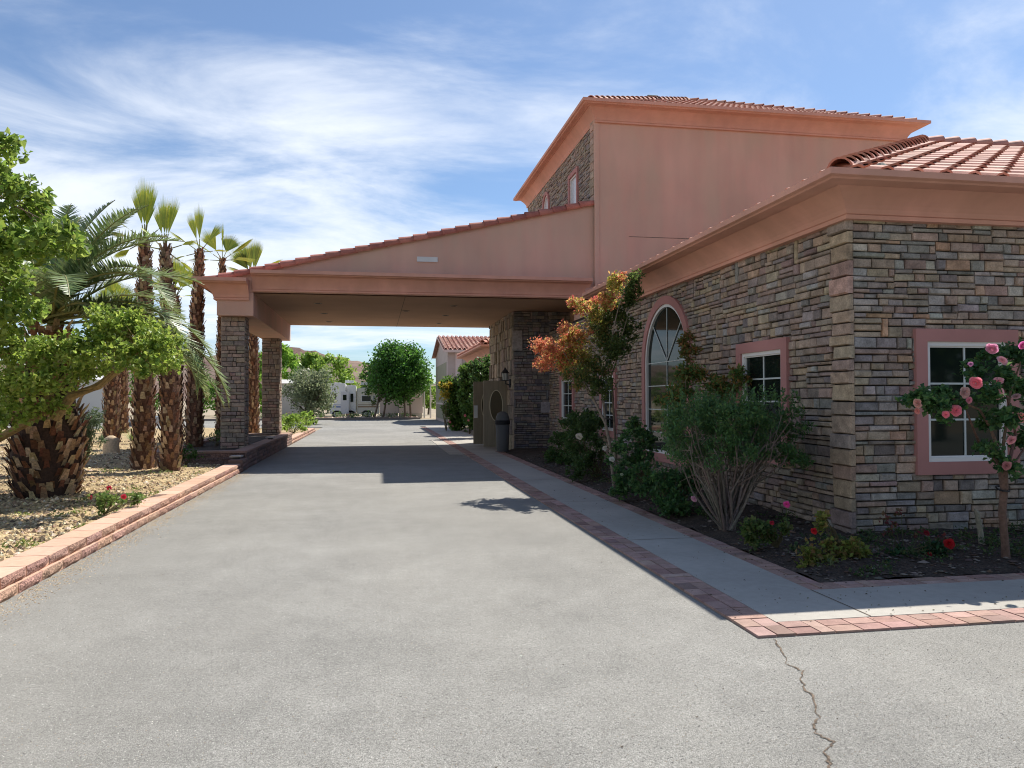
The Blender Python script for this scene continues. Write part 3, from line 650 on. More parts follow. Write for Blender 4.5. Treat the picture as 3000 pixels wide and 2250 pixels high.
def pwall(p0, p1, nrm, zt, courses, capd=.30, cap=True, b=None, t=None):
    p0 = Vector(p0); p1 = Vector(p1); d = (p1-p0); Lw = d.length; d.normalize(); n = Vector(nrm); h = (zt-(.05 if cap else 0))/courses
    for k in range(courses):
        s = -(.2 if k % 2 else 0)
        while s < Lw:
            a, c = max(0, s)+.003, min(Lw, s+.4)-.003; s += .4
            if c-a < .04: continue
            nx = 5; vs = []
            for j in range(4):
                for i in range(nx+1):
                    e = 0 < i < nx and 0 < j < 3; p = p0+d*(a+(c-a)*i/nx)+n*((.012 if e else 0)+rnd.uniform(-.006, .008)*(1 if e else .3)); vs.append((p.x, p.y, k*h+(h-.004)*j/3))
            b.add(vs, [(j*(nx+1)+i, j*(nx+1)+i+1, (j+1)*(nx+1)+i+1, (j+1)*(nx+1)+i) for j in range(3) for i in range(nx)], jit(rnd.choice([(.20, .13, .11), (.24, .155, .125), (.17, .12, .105)]), .12))
    q = [p0, p1, p1-n*capd, p0-n*capd]
    t.prism([(v.x, v.y, 0) for v in q], (0, 0, zt-(.052 if cap else .005)), (.22, .14, .115))
    if cap:
        s = 0
        while s < Lw-.01:
            a, c = s+.003, min(Lw, s+.4)-.003; s += .4
            q = [p0+d*a+n*.02, p0+d*c+n*.02, p0+d*c-n*capd, p0+d*a-n*capd]; t.prism([(v.x, v.y, zt-.048) for v in q], (0, 0, .048), jit((.33, .215, .17), .08))
b, t = MB(), MB()
pwall((-2.93, 18.42, 0), (-2.93, 28.1, 0), (1, 0, 0), .42, 4, b=b, t=t)
pwall((-5.1, 18.42, 0), (-2.96, 18.42, 0), (0, -1, 0), .418, 4, b=b, t=t)
pwall((-5.1, 28.1, 0), (-5.1, 18.5, 0), (-1, 0, 0), .416, 4, b=b, t=t)
pwall((-3.26, 28.1, 0), (-5.08, 28.1, 0), (0, 1, 0), .414, 4, b=b, t=t)
b.build('split_face', MBLOCK, pw); t.build('cap_blocks', MBLTOP, pw)
b, t = MB(), MB(); pwall((-2.90, 17.76, 0), (-2.90, 18.40, 0), (1, 0, 0), .26, 3, b=b, t=t, cap=False); b.build('step_block', MBLOCK, pw); t.build('step_core', MBLTOP, pw)
bump_sheet('planter_soil', -4.85, -3.2, 18.7, 27.85, 3, MMULCH, lambda x, y: .36+.01*math.sin(x*7+y*5))
def cap_stone(x, y, z, lab):
    b = MB(); b.prism([(x-.13, y-.1, z+.035), (x+.12, y-.11, z+.04), (x+.14, y+.09, z+.04), (x-.1, y+.12, z+.035)], (0, 0, .035), (.5, .46, .42)); b.box((x-.07, y-.06, z), (x+.07, y+.06, z+.034), (.1, .09, .08))
    tag(b.build('path_light', MPLAIN), lab, 'light')
cap_stone(-3.07, 23.6, .422, 'flat capped path light on the planter wall by the rear column')
cap_stone(-3.1, 18.15, .262, 'flat capped path light at the low near end of the planter wall')

# ------------------------------------------------------------------ vegetation helpers
def leaf(b, p, d, n, L, W, c, fold=.25):
    """one leaf: centre-folded diamond"""
    p = Vector(p); d = Vector(d).normalized(); n = Vector(n); s = d.cross(n)
    if s.length < 1e-4: s = d.cross(Vector((.3, .8, .5)))
    s.normalize(); n = s.cross(d)
    vs = [p, p+d*L*.45+s*W*.5+n*W*fold, p+d*L, p+d*L*.45-s*W*.5+n*W*fold, p+d*L*.5]
    b.add(vs, [(0, 1, 4), (1, 2, 4), (2, 3, 4), (3, 0, 4)], c)
def rdir(up=0):
    a = rnd.uniform(0, 6.283); z = rnd.uniform(-1, 1); r = math.sqrt(1-z*z); v = Vector((r*math.cos(a), r*math.sin(a), z+up)); return v.normalized()
def blob(b, c, r, n, L, W, pal, shell=.55, droop=0, clump=0, up=.2, quadleaf=False):
    """leaves through an ellipsoid, denser at the outside, in clumps"""
    c = Vector(c)
    if clump:
        cs = []
        for _ in range(clump):
            d = rdir(); k = (shell+(1-shell)*rnd.random()); cs.append(Vector((d.x*r[0]*k, d.y*r[1]*k, d.z*r[2]*k)))
    for _ in range(n):
        if clump and rnd.random() < .8:
            o = rnd.choice(cs); cr = .28*min(r)+.0; q = rdir()*cr*rnd.random()**.5; p = c+o+q
        else:
            d = rdir(); k = shell+(1-shell)*rnd.random()**.7; p = c+Vector((d.x*r[0]*k, d.y*r[1]*k, d.z*r[2]*k))
        dd = rdir(up-droop); nn = rdir(1.0); col_ = jit(rnd.choice(pal), .26); s = rnd.uniform(.5, 1.35)
        if quadleaf:
            dd.normalize(); sd = dd.cross(nn).normalized(); b.add([p, p+dd*L*s*.5+sd*W*s*.5, p+dd*L*s, p+dd*L*s*.5-sd*W*s*.5], [(0, 1, 2, 3)], col_)
        else: leaf(b, p, dd, nn, L*s, W*s, col_)
def branchy(b, p, tips, r0, c, wob=.08, n=6, seg=6):
    for q in tips:
        p0 = Vector(p); q = Vector(q); L = (q-p0).length; pts = [p0]
        for i in range(1, seg): t = i/seg; pts.append(p0.lerp(q, t)+Vector((rnd.uniform(-1, 1), rnd.uniform(-1, 1), rnd.uniform(-.4, 1)*.6))*wob*L*math.sin(math.pi*t))
        pts.append(q); b.tube(pts, [r0*(1-.8*i/seg) for i in range(seg+1)], n, c)
    return
G_BR = [(.20, .30, .05), (.25, .36, .07), (.31, .41, .10), (.14, .22, .04)]     # fresh yellow green
G_DK = [(.045, .11, .028), (.065, .14, .035), (.05, .12, .035), (.09, .165, .045)]  # dark green
G_MD = [(.08, .17, .03), (.10, .20, .04), (.065, .14, .025)]
G_FAR = [(.055, .16, .025), (.075, .20, .035), (.04, .12, .02)]
G_LT = [(.21, .34, .06), (.25, .39, .075), (.17, .29, .05)]
G_OL = [(.17, .21, .11), (.21, .25, .14), (.12, .15, .08)]
BK = (.20, .15, .105)

# ---- phoenix palm (stout)
def boots(b, base, r_fn, H, n, sz, pal, ang=.5, rows=None, jitter=.3, lay=.22):
    """overlapping cut leaf bases spiralling round a trunk"""
    for i in range(n):
        z = H*(i+.5)/n+rnd.uniform(-.4, .4)*sz; a = i*2.39996+rnd.uniform(-.3, .3); r = r_fn(z/H); s = sz*rnd.uniform(.75, 1.25)
        o = Vector((math.cos(a), math.sin(a), 0)); sdir = Vector((-math.sin(a), math.cos(a), 0)); p = Vector(base)+o*r*.9+Vector((0, 0, z))
        tip = p+o*s*ang*rnd.uniform(.6, 1.3)+Vector((0, 0, s*rnd.uniform(.6, 1.1)))
        w = s*.42; c1 = jit(rnd.choice(pal), .25)
        q = [p-sdir*w-Vector((0, 0, s*.35)), p+sdir*w-Vector((0, 0, s*.35)), tip+sdir*w*.6, tip-sdir*w*.6, p-sdir*w*.2+o*s*.16, p+sdir*w*.2+o*s*.16]
        m = [tip+sdir*w*.45-o*s*.18, tip-sdir*w*.45-o*s*.18]
        b.add(q+m, [(0, 1, 5, 4), (4, 5, 2, 3), (0, 4, 3), (1, 5, 2), (3, 2, 6, 7)], c1)
def frond(b, base, az, el, L, droop, pal, nl=46, ll=.42, w=.022, rach=(.30, .28, .10), vee=.5, twist=0):
    """pinnate frond: curved rachis with leaflets on both sides"""
    p = Vector(base); h = Vector((math.cos(az), math.sin(az), 0)); e = el; pts = [p.copy()]; N = 14; dirs = []
    for i in range(N):
        d = h*math.cos(e)+Vector((0, 0, math.sin(e))); p = p+d*(L/N); pts.append(p.copy()); dirs.append(d); e -= droop/N*(1+1.2*i/N)
    dirs.append(dirs[-1]); b.tube(pts, [.022*(1-.85*i/N)+.003 for i in range(N+1)], 5, rach)
    for k in range(nl):
        t = .12+.88*k/nl; i = min(N-1, int(t*N)); f_ = t*N-i; q = pts[i].lerp(pts[i+1], f_); d = dirs[i]; s = d.cross(Vector((0, 0, 1))).normalized(); u = s.cross(d)
        l = ll*(math.sin(math.pi*min(1, t*.9+.12))**.6)*rnd.uniform(.85, 1.12)
        for sg in (-1, 1):
            ld = (d*rnd.uniform(.55, .8)+s*sg*1.0+u*vee*rnd.uniform(.4, 1.1)-Vector((0, 0, .12))).normalized(); tip = q+ld*l-Vector((0, 0, l*l*.18)); wv = d*w
            b.add([q-wv*.5, q+wv*.6, q.lerp(tip, .55)+wv*.5, tip, q.lerp(tip, .55)-wv*.5], [(0, 1, 2, 4), (4, 2, 3)], jit(rnd.choice(pal), .2))
px_ = thing('date_palm', (-5.1, 12.9, .15), 'stout date palm with a fat pineapple-like trunk and grey green feather fronds', 'palm tree')
b = MB(); bx, by = -4.98, 12.9
rf = lambda t: .46+.07*math.sin(min(1, t*1.6)*math.pi)-.16*max(0, t-.5)*2
b.tube([(bx, by, .1+i*.22) for i in range(11)], [rf(i/10)*.92 for i in range(11)], 16, (.07, .04, .028))
boots(b, (bx, by, .12), rf, 2.6, 520, .125, [(.34, .20, .11), (.46, .32, .19), (.22, .10, .055), (.54, .41, .26), (.17, .075, .045)], .75)
b.build('trunk', MPTRUNK, px_)
PHX = [(.17, .24, .09), (.21, .29, .11), (.13, .19, .075), (.27, .32, .17)]
fl = MB(); k = 0
fs_ = [(82, 84, 2.5, .35), (50, 68, 2.7, .6), (20, 60, 2.8, .75), (95, 72, 2.6, .4), (130, 70, 2.6, .5), (160, 60, 2.6, .7), (0, 48, 2.9, 1.0), (-15, 35, 2.9, 1.3), (30, 30, 2.9, 1.5), (-30, 52, 2.6, 1.1), (-60, 45, 2.3, 1.2), (-90, 50, 2.3, 1.1), (180, 45, 2.6, 1.1), (210, 40, 2.5, 1.2), (150, 30, 2.6, 1.4), (-5, 18, 3.0, 1.25), (12, 5, 2.9, .95), (45, 45, 2.8, 1.1), (70, 30, 2.8, 1.2), (110, 35, 2.7, 1.2), (-45, 20, 2.3, 1.4), (240, 50, 2.4, 1.1), (-8, 62, 2.7, .8), (-20, 70, 2.7, .6), (40, 78, 2.7, .4), (5, 74, 2.8, .5), (-12, 25, 3.2, 1.5), (2, 14, 3.3, 1.15), (-25, 40, 3.0, 1.2), (18, 52, 2.9, .9), (-6, -2, 3.1, .8), (8, 28, 3.0, 1.3), (25, 12, 2.9, 1.1)]
for az, el, L, dr in fs_: frond(fl, (bx+rnd.uniform(-.1, .1), by+rnd.uniform(-.1, .1), 2.85+rnd.uniform(-.15, .15)), math.radians(az+rnd.uniform(-4, 4)), math.radians(el), L*(.88 if el > 28 else 1.02), dr, PHX, nl=84, ll=.46, w=.026)
fl.build('fronds', MPALM, px_)
# ---- fan palms
FANC = [(.26, .34, .05), (.33, .40, .06), (.19, .27, .05), (.42, .45, .06)]
def fan(b, base, d, up, R, spread, pal, n=26, petiole=.35, fold=.0):
    d = Vector(d).normalized(); s = d.cross(Vector(up)).normalized(); u = s.cross(d); c0 = Vector(base)+d*petiole
    b.tube([base, c0], [.014, .01], 4, (.25, .25, .08))
    for i in range(n):
        a = (i/(n-1)-.5)*spread; dd = (d*math.cos(a)+s*math.sin(a)).normalized(); L = R*(1-.18*abs(a)/spread*2)*rnd.uniform(.93, 1.05); w = s*math.cos(a)-d*math.sin(a)
        m = c0+dd*L*.6+u*fold*L*.1; tip = c0+dd*L-Vector((0, 0, .10*L*(1-abs(dd.z)))); ww = R*spread/n*.45
        b.add([c0, m+w*ww, tip, m-w*ww], [(0, 1, 2, 3)], jit(rnd.choice(pal), .12))
def fan_palm(x, y, H, r, lab, crown=1.0, lean=(0, 0), fans=None, seed=0):
    o = thing('fan_palm', (x, y, .15), lab, 'palm tree', 'fan palms in the gravel garden')
    b = MB(); z0 = gz_(x, y) if x > -22 else .15
    rf = lambda t: r*(1.0-.28*t) if t < .5 else r*(.86-.50*(t-.5)/.5)
    n = 12; b.tube([(x+lean[0]*(i/n)**2, y+lean[1]*(i/n)**2, z0+(H-z0)*i/n) for i in range(n+1)], [rf(i/n)*.86 for i in range(n+1)], 12, (.13, .065, .04))
    bb = MB(); boots(bb, (0, 0, 0), rf, H-z0, int((H-z0)*90*r/.25), .105, [(.25, .135, .08), (.33, .21, .13), (.17, .085, .05), (.22, .15, .10), (.42, .31, .21)], .5)
    b.add([(vx+x+lean[0]*(vz/(H-z0))**2, vy+y+lean[1]*(vz/(H-z0))**2, vz+z0) for vx, vy, vz in bb.v], bb.f, (1, 1, 1)); b.c[-len(bb.f):] = bb.c
    b.build('trunk', MPTRUNK, o)
    f = MB(); T = Vector((x+lean[0], y+lean[1], H))
    for (az, el, R, sp) in fans or [(200, 35, .75, 2.4), (20, 60, .8, 1.3), (100, 80, .85, 1.0), (-80, 82, .95, .9), (-40, 55, .7, 1.6), (150, 60, .7, 1.5), (-100, 25, .6, 2.6), (60, 15, .6, 2.6)]:
        az = math.radians(az); el = math.radians(el); d = Vector((math.cos(az)*math.cos(el), math.sin(az)*math.cos(el), math.sin(el)))
        upv = Vector((0, -1, 0)) if el > .9 else Vector((0, 0, 1)); fan(f, T-Vector((0, 0, .05)), d, upv, R*crown, sp, FANC)
    f.build('fan_leaves', MPALM, o); return o
UPF = [(-90, 84, 1.0, .42), (170, 80, .85, .38), (10, 83, .95, .34), (60, 85, 1.0, .30), (182, 38, .5, 1.5), (200, 10, .45, 2.0), (175, -30, .4, 1.6), (5, 45, .35, 1.2), (90, 70, .75, .5)]
fan_palm(-4.78, 17.15, 4.98, .25, 'tallest fan palm, leftmost of the five by the canopy, upright folded fan', 1.0, (.0, 0), UPF)
fan_palm(-4.15, 16.75, 4.76, .23, 'fan palm leaning against the tallest one, second from left', .95, (-.18, .2), [(-90, 84, .85, .42), (10, 80, .9, .36), (165, 78, .65, .4), (60, 84, .8, .3), (0, 20, .4, 1.7), (190, 10, .4, 1.6), (20, -35, .35, 1.6), (170, 45, .4, 1.2)])
fan_palm(-4.72, 21.4, 5.55, .25, 'thin fan palm just left of the canopy cornice with yellow top', .95, (.12, 0), [(-90, 84, 1.0, .38), (175, 76, .8, .45), (190, 35, .65, 1.2), (10, 55, .7, .5), (-10, 5, .5, 1.2), (200, -20, .5, 1.4)])
fan_palm(-5.35, 22.0, 4.4, .24, 'short shaded fan palm behind the front cluster, hidden crown', .9)
fan_palm(-4.75, 25.2, 6.0, .19, 'fan palm with open star-shaped crown beside the canopy corner', .95, (0, 0), [(-60, 88, .95, .12), (170, 35, .9, 1.3), (200, 60, .8, .9), (10, 40, .95, 1.4), (-10, 5, .8, 1.6), (190, 0, .8, 1.5), (60, 60, .8, 1.2)])
fan_palm(-4.68, 31.0, 6.4, .25, 'fan palm behind the canopy, its trunk seen between the two stone columns', 1.0, (0, 0), [(180, 55, 1.1, .9), (160, 72, 1.2, .8), (80, 85, 1.25, .5), (30, 80, 1.2, .4), (190, 20, .9, 1.6), (0, 35, 1.0, 1.4)])
fan_palm(-8.7, 27.6, 4.6, .30, 'thick fan palm farther back in the gravel, near the tan boulder', 1.0)
fan_palm(-10.0, 33.0, 4.8, .25, 'slim rust coloured fan palm farthest back, right of the thick one', 1.0)
fan_palm(-6.9, 14.2, 1.15, .22, 'short fan palm stump at the far left edge of the garden', .01)
b = MB(); o = Vector((-8.5, 28.0, .28))
o = Vector((-7.7, 26.4, .25))
for i in range(26): a = i*.4; d = Vector((math.cos(a)*rnd.uniform(.3, 1), math.sin(a)*rnd.uniform(.3, 1), rnd.uniform(.4, 1.2))).normalized(); s = d.cross(Vector((0, 0, 1))).normalized(); b.add([o-s*.02, o+s*.02, o+d*rnd.uniform(.45, .65)], [(0, 1, 2)], jit((.20, .29, .07), .2))
tag(b.build('fan_palm_seedling', MPALM), 'tiny bright green palm seedling on the gravel between trunks', 'plant')
# boulder
b = MB(); bo = MB(); c = (-6.75, 21.4, .2); vs = []; n = 10; m = 7
for j in range(m+1):
    t = j/m; rr_ = .21*(1-.12*t) if t < .75 else .21*math.sqrt(max(0, 1-((t-.72)/.29)**2))*.95
    for i in range(n): a = 2*math.pi*i/n; k = 1+rnd.uniform(-.07, .07); vs.append((c[0]+rr_*k*math.cos(a), c[1]+rr_*k*.8*math.sin(a), c[2]-.05+.52*t))
b.add(vs, [(j*n+i, j*n+(i+1) % n, (j+1)*n+(i+1) % n, (j+1)*n+i) for j in range(m) for i in range(n)]+[tuple(m*n+i for i in range(n))], (.55, .42, .28))
tag(b.build('boulder', MROCK, smooth=True), 'upright rounded tan boulder standing on the gravel', 'rock')
# ---- leafy trees at left
def tree(name, base, trunk_pts, r0, lobes, lab, cat='tree', n=200, L=.1, W=.08, pal=G_BR, clump=14, shell=.5, group=None, quadleaf=False, bark=BK, twigs=True, droop=0, mt=None):
    o = thing(name, base, lab, cat, group)
    t = MB()
    for pts in trunk_pts: t.tube(pts, [r0*(1-.55*i/(len(pts)-1)) for i in range(len(pts))], 8, bark)
    f = MB(); top = Vector(trunk_pts[0][-1])
    for (c, r, k) in lobes:
        if twigs:
            pts0 = min((Vector(p) for tp in trunk_pts for p in tp[1:]), key=lambda p: (p-Vector(c)).length)
            branchy(t, pts0, [Vector(c)]+[Vector(c)+Vector((rdir().x*r[0], rdir().y*r[1], rdir().z*r[2]))*.7 for _ in range(3)], r0*.14, bark)
        blob(f, c, r, int(n*k), L, W, pal, shell, droop, clump=clump, quadleaf=quadleaf)
    t.build('trunk', MBARK, o); f.build('crown', mt or MLEAF, o); return o
def at(px, py, Y):
    """world point at distance Y on the line the given photo pixel lies on (used to size real crowns at real distances)"""
    d = F+Rv*((px-1500)/2246.65)-Uv*((py-1125)/2246.65); d = d*(Y/d.y); return Vector((d.x, d.y, CH+d.z))
Y1 = 9.6
lob = []
for (x, y, rx, rz, k) in ((10, 425, 45, 45, 1), (0, 520, 40, 45, .8), (75, 570, 62, 48, 1.5), (20, 640, 60, 60, 1.5), (105, 625, 45, 40, 1), (60, 720, 80, 60, 2), (165, 690, 65, 48, 1.5), (205, 720, 35, 45, .8), (20, 800, 70, 75, 2), (70, 880, 60, 60, 1.2), (-80, 560, 90, 110, 3), (-90, 760, 90, 110, 3), (-60, 940, 90, 80, 2.2), (20, 930, 60, 60, 1.2)):
    p = at(x, y, Y1+rnd.uniform(-.5, .5)); s = Y1/2246; lob.append((p, (rx*s, .42, rz*s), k))
tree('broadleaf_tree', (-6.2, 9.8, .15), [[(-6.2, 9.8, .1), (-6.1, 9.8, 1.4), (-5.7, 9.7, 2.6), (-5.2, 9.7, 3.6), (-4.9, 9.6, 4.4)]], .12, lob, 'tall leafy broadleaf tree at the left edge reaching up into the sky', n=250, L=.085, W=.072, pal=[(.16, .26, .045), (.21, .32, .06), (.26, .37, .08), (.11, .19, .035)], clump=26, shell=.3, droop=.3)
lob = []
for (x, y, rx, rz, k) in ((20, 1010, 80, 60, 1.6), (110, 1040, 70, 60, 1.3), (190, 1030, 70, 55, 1.3), (270, 1010, 60, 50, 1.2), (330, 950, 75, 55, 1.7), (400, 960, 75, 60, 1.8), (470, 1010, 62, 55, 1.5), (490, 1060, 45, 40, .9), (350, 1040, 80, 50, 1.5), (420, 1075, 60, 35, .8), (240, 1090, 70, 45, 1.2), (130, 1120, 80, 50, 1.3), (40, 1130, 70, 60, 1.5), (60, 1200, 60, 50, 1), (0, 1230, 50, 40, .6), (160, 1185, 45, 35, .5), (300, 930, 50, 40, .8)):
    p = at(x, y, 11.3+rnd.uniform(-.5, .5)); s = 11.3/2246; lob.append((p, (rx*s, .42, rz*s), k))
tree('spreading_tree', (-5.55, 12.2, .15), [[(-5.62, 12.25, .1), (-5.4, 12.1, 1.0), tuple(at(150, 1200, 11.7)), tuple(at(120, 1100, 11.5)), tuple(at(80, 1020, 11.3))], [tuple(at(160, 1225, 11.7)), tuple(at(210, 1160, 11.6)), tuple(at(290, 1130, 11.5)), tuple(at(350, 1080, 11.4)), tuple(at(410, 1010, 11.3))]], .075, lob, 'spreading bright green small-leaved tree in front of the date palm', n=520, L=.062, W=.058, pal=G_BR, clump=30, shell=.2, bark=(.28, .20, .09))
# ---- garden roses and weeds along the edging wall
def petals(b, c, r, colr, n=22, squash=.75):
    c = Vector(c)
    for i in range(n):
        t = i/n; a = i*2.4; el = 1.45-1.25*t; d = Vector((math.cos(a)*math.cos(el), math.sin(a)*math.cos(el), math.sin(el)*squash)); s = Vector((-math.sin(a), math.cos(a), 0)); R = r*(.45+.6*t)
        p = c+d*R*.5; tip = c+d*R*1.0+Vector((0, 0, .1*r)); w = r*(.28+.3*t); b.add([c, p+s*w, tip+s*w*.55, tip+d*r*.08, tip-s*w*.55, p-s*w], [(0, 1, 2, 3), (0, 3, 4, 5)], jit(colr, .12))
def face_bloom(b, c, r, colr, n=30):
    """rose seen at any angle: nested cups of petals facing a direction towards the viewer side"""
    c = Vector(c); fd = (Vector((0, 0, CH))-c).normalized()+rdir()*.8; fd.normalize(); s = fd.cross(Vector((0, 0, 1))).normalized(); u = s.cross(fd)
    for i in range(n):
        t = i/n; a = i*2.4; rr_ = r*(.12+.88*t); o = s*math.cos(a)+u*math.sin(a); q = -s*math.sin(a)+u*math.cos(a); back = fd*r*(.25-.45*t)
        p0 = c+o*rr_*.35+back*.3; p1 = c+o*rr_+back+fd*r*.18*math.sin(t*3); w = r*(.18+.34*t); cc = jit(colr, .16)
        b.add([p0-q*w*.5, p0+q*w*.5, p1+q*w*.8-o*w*.15, p1+o*w*.12, p1-q*w*.8-o*w*.15], [(0, 1, 2, 3), (0, 3, 4)], cc)
def rose_bush(name, base, size, lobes, lab, blooms=(), pal=G_MD, n=160, L=.055, W=.042, stems=7, cat='rose bush', group=None, clump=9, stemc=(.12, .10, .05), petal_c=None):
    o = thing(name, base, lab, cat, group); t = MB(); f = MB()
    for (c, r, k) in lobes:
        branchy(t, base, [Vector(c)+Vector((rdir().x*r[0], rdir().y*r[1], abs(rdir().z)*r[2]))*.7 for _ in range(stems)], .010, stemc, .06, 5)
        blob(f, c, r, int(n*k*2.2), L, W, pal, .2, clump=int(clump*1.6))
    t.build('stems', MBARK, o); f.build('foliage', MLEAF, o)
    for (c, r, colr) in blooms:
        fb = MB(); face_bloom(fb, c, r, colr); fb.build('bloom', MPETAL, o)
        t2 = MB(); cl = min((Vector(l[0]) for l in lobes), key=lambda q: (q-Vector(c)).length); t2.tube([cl, (cl+Vector(c))/2+Vector((0, 0, -.02)), Vector(c)], [.004, .004, .003], 4, (.08, .12, .03)); t2.build('stem', MBARK, o)
    return o
g0 = at(310, 1470, 10.4)
rose_bush('rose_bush', (g0.x-.05, 10.5, .15), 1, [((g0.x-.02, 10.5, .32), (.24, .25, .16), 1.3), ((g0.x+.2, 10.9, .27), (.15, .2, .1), .7)], 'low rose bush with three small red blooms behind the near edging wall', [(at(320, 1430, 10.7), .035, (.55, .05, .05)), (at(363, 1455, 10.4), .038, (.6, .06, .06)), (at(265, 1457, 10.5), .032, (.42, .03, .05))], pal=[(.12, .20, .05), (.16, .25, .07)], L=.045, W=.035)
wl_ = MB()
for _ in range(26):
    y = rnd.uniform(7, 17.5); x = -3.35-rnd.random()**2*2.2; blob(wl_, (x, y, gz_(x, y)+.03), (.14, .14, .045), 34, .04, .022, [(.18, .24, .07), (.24, .27, .09), (.13, .19, .05)], .1)
tag(wl_.build('weeds', MLEAF), kind='stuff')
# oleander-like thin plant
pb = at(247, 1330, 17.5)
rose_bush('leafy_shrub', (pb.x, 17.5, .2), 1, [((pb.x, 17.5, .75), (.38, .3, .5), 2.2), ((pb.x+.15, 17.4, 1.15), (.28, .25, .35), 1)], 'airy blue green shrub with narrow leaves beside the date palm', pal=[(.09, .13, .07), (.12, .17, .08)], n=230, L=.12, W=.022, stems=9, cat='shrub')
# bushes past the canopy
pb = at(860, 1245, 34)
rose_bush('rose_bush', (pb.x, 34, .15), 1, [((pb.x, 34, .62), (.75, .7, .42), 3), ((pb.x-.55, 32.6, .42), (.5, .6, .25), 2), ((pb.x+.35, 35.5, .7), (.55, .7, .35), 2)], 'bright green bush behind the far edging wall past the columns', pal=G_LT, n=260, L=.09, W=.06)
rose_bush('rose_bush', (-4.2, 21.5, .36), 1, [((-4.2, 22.6, .55), (.4, 1.2, .18), 3)], 'dark low shrub inside the column planter', pal=G_DK, n=200, L=.07, W=.05)
rose_bush('rose_bush', (-4.1, 17.9, .15), 1, [((-4.15, 17.95, .38), (.42, .28, .2), 2)], 'small dark rose bush in front of the planter wall', pal=G_DK, n=160, L=.05, W=.04)

# ------------------------------------------------------------------ right-hand bed plants
# vase-shaped shrub: bare stems below a clipped crown
vb = Vector((4.02, 8.35, .06)); o = thing('vase_shrub', vb, 'big vase-shaped shrub with bare grey stems and a clipped green crown before the side wall', 'shrub')
t = MB()
for i in range(72):
    a = rnd.uniform(0, 6.283); k = rnd.random()**.5; q = Vector((4.24+.84*k*math.cos(a), 8.6+.66*k*math.sin(a), rnd.uniform(.95, 1.4))); p0 = vb+Vector((rnd.uniform(-.07, .07), rnd.uniform(-.07, .07), 0)); m1 = p0.lerp(q, .45)+Vector((0, 0, .04))+rdir()*.10; m2 = p0.lerp(q, .75)+rdir()*.09
    t.tube([p0, p0.lerp(m1, .5)+rdir()*.02, m1, m2, q], [.017*rnd.uniform(.5, 1.2), .013, .010, .007, .004], 5, jit((.185, .15, .12), .25))
    for _ in range(7):
        e = m1.lerp(q, rnd.random()); t.tube([e, e+rdir(.5)*.16], [.004, .002], 3, (.26, .2, .16))
t.build('stems', MBARK, o)
f = MB(); VP = [(.075, .165, .05), (.10, .21, .065), (.055, .125, .045), (.085, .18, .08), (.12, .20, .06)]
for i in range(150):
    a = rnd.uniform(0, 6.283); k = rnd.random()**.42; c = (4.24+.84*k*math.cos(a), 8.6+.68*k*math.sin(a), rnd.uniform(.92, 1.56)-.10*k); h = rnd.uniform(.7, 1.25)
    blob(f, c, (.13*h, .13*h, .11*h), int(150*h), .046, .021, VP, .1, up=.8)
for i in range(90):
    a = rnd.uniform(0, 6.283); k = rnd.random()**.5; c = Vector((4.24+.82*k*math.cos(a), 8.6+.66*k*math.sin(a), rnd.uniform(1.45, 1.58))); e = c+Vector((rnd.uniform(-.04, .04), rnd.uniform(-.04, .04), rnd.uniform(.08, .2)))
    for q in range(14): leaf(f, c.lerp(e, q/14), rdir(.8), rdir(1), .045, .02, jit(rnd.choice(VP), .2))
f.build('foliage', MLEAF, o)
# tall loose shrub with red tips before the arched window
nb = Vector((4.75, 11.0, .06)); NP = [(.08, .16, .04), (.10, .19, .05), (.15, .20, .05), (.28, .18, .06)]
o = thing('tall_shrub', nb, 'tall loose shrub with reddish tips growing in front of the arched window', 'shrub'); t = MB(); f = MB()
for (c, r, k, pal) in (((4.68, 10.9, 1.95), (.32, .35, .22), 1.4, NP), ((4.62, 10.9, 2.35), (.17, .2, .28), .8, [(.10, .13, .035), (.22, .12, .04), (.14, .15, .04)]), ((4.95, 10.6, 1.75), (.3, .35, .22), 1.4, NP), ((4.45, 10.9, 1.6), (.33, .35, .2), 1.3, NP), ((5.1, 10.2, 1.9), (.16, .2, .15), .6, NP)):
    blob(f, c, r, int(850*k), .065, .032, pal, .2, clump=18); branchy(t, nb, [c], .014, (.2, .16, .12))
t.build('stems', MBARK, o); f.build('foliage', MLEAF, o)
# staked tree with orange new growth
mb_ = Vector((4.05, 12.75, .06)); o = thing('staked_tree', mb_, 'slender staked tree with orange and red new leaves overhanging the walk', 'tree'); t = MB(); f = MB(); YT = 13.0
fork = at(1775, 1245, 12.75); BKT = (.27, .22, .175)
t.tube([mb_, at(1795, 1390, 12.75), at(1788, 1310, 12.75), fork], [.035, .030, .028, .027], 8, BKT)
limbs = [[(1770, 1200), (1762, 1150), (1772, 1080), (1790, 1010), (1800, 950), (1812, 900), (1830, 850)], [(1750, 1190), (1710, 1130), (1680, 1080), (1650, 1030), (1620, 1000)], [(1768, 1180), (1785, 1120), (1805, 1060), (1820, 990), (1838, 930)], [(1740, 1170), (1700, 1100), (1700, 1010), (1720, 930), (1700, 890)]]
for lb in limbs: pts = [fork]+[at(x, y, 12.85+.25*math.sin(i)) for i, (x, y) in enumerate(lb)]; t.tube(pts, [.022*(1-.75*i/(len(pts)-1)) for i in range(len(pts))], 6, BKT)
t.build('trunk', MBARK, o)
OR = [(.52, .20, .09), (.60, .30, .12), (.44, .15, .09), (.52, .36, .12)]; YG = [(.40, .38, .08), (.30, .34, .07), (.50, .36, .10)]; DG = [(.075, .13, .035), (.10, .16, .04), (.13, .17, .045), (.055, .10, .03)]; MG = [(.19, .19, .045), (.15, .18, .045), (.26, .18, .06)]
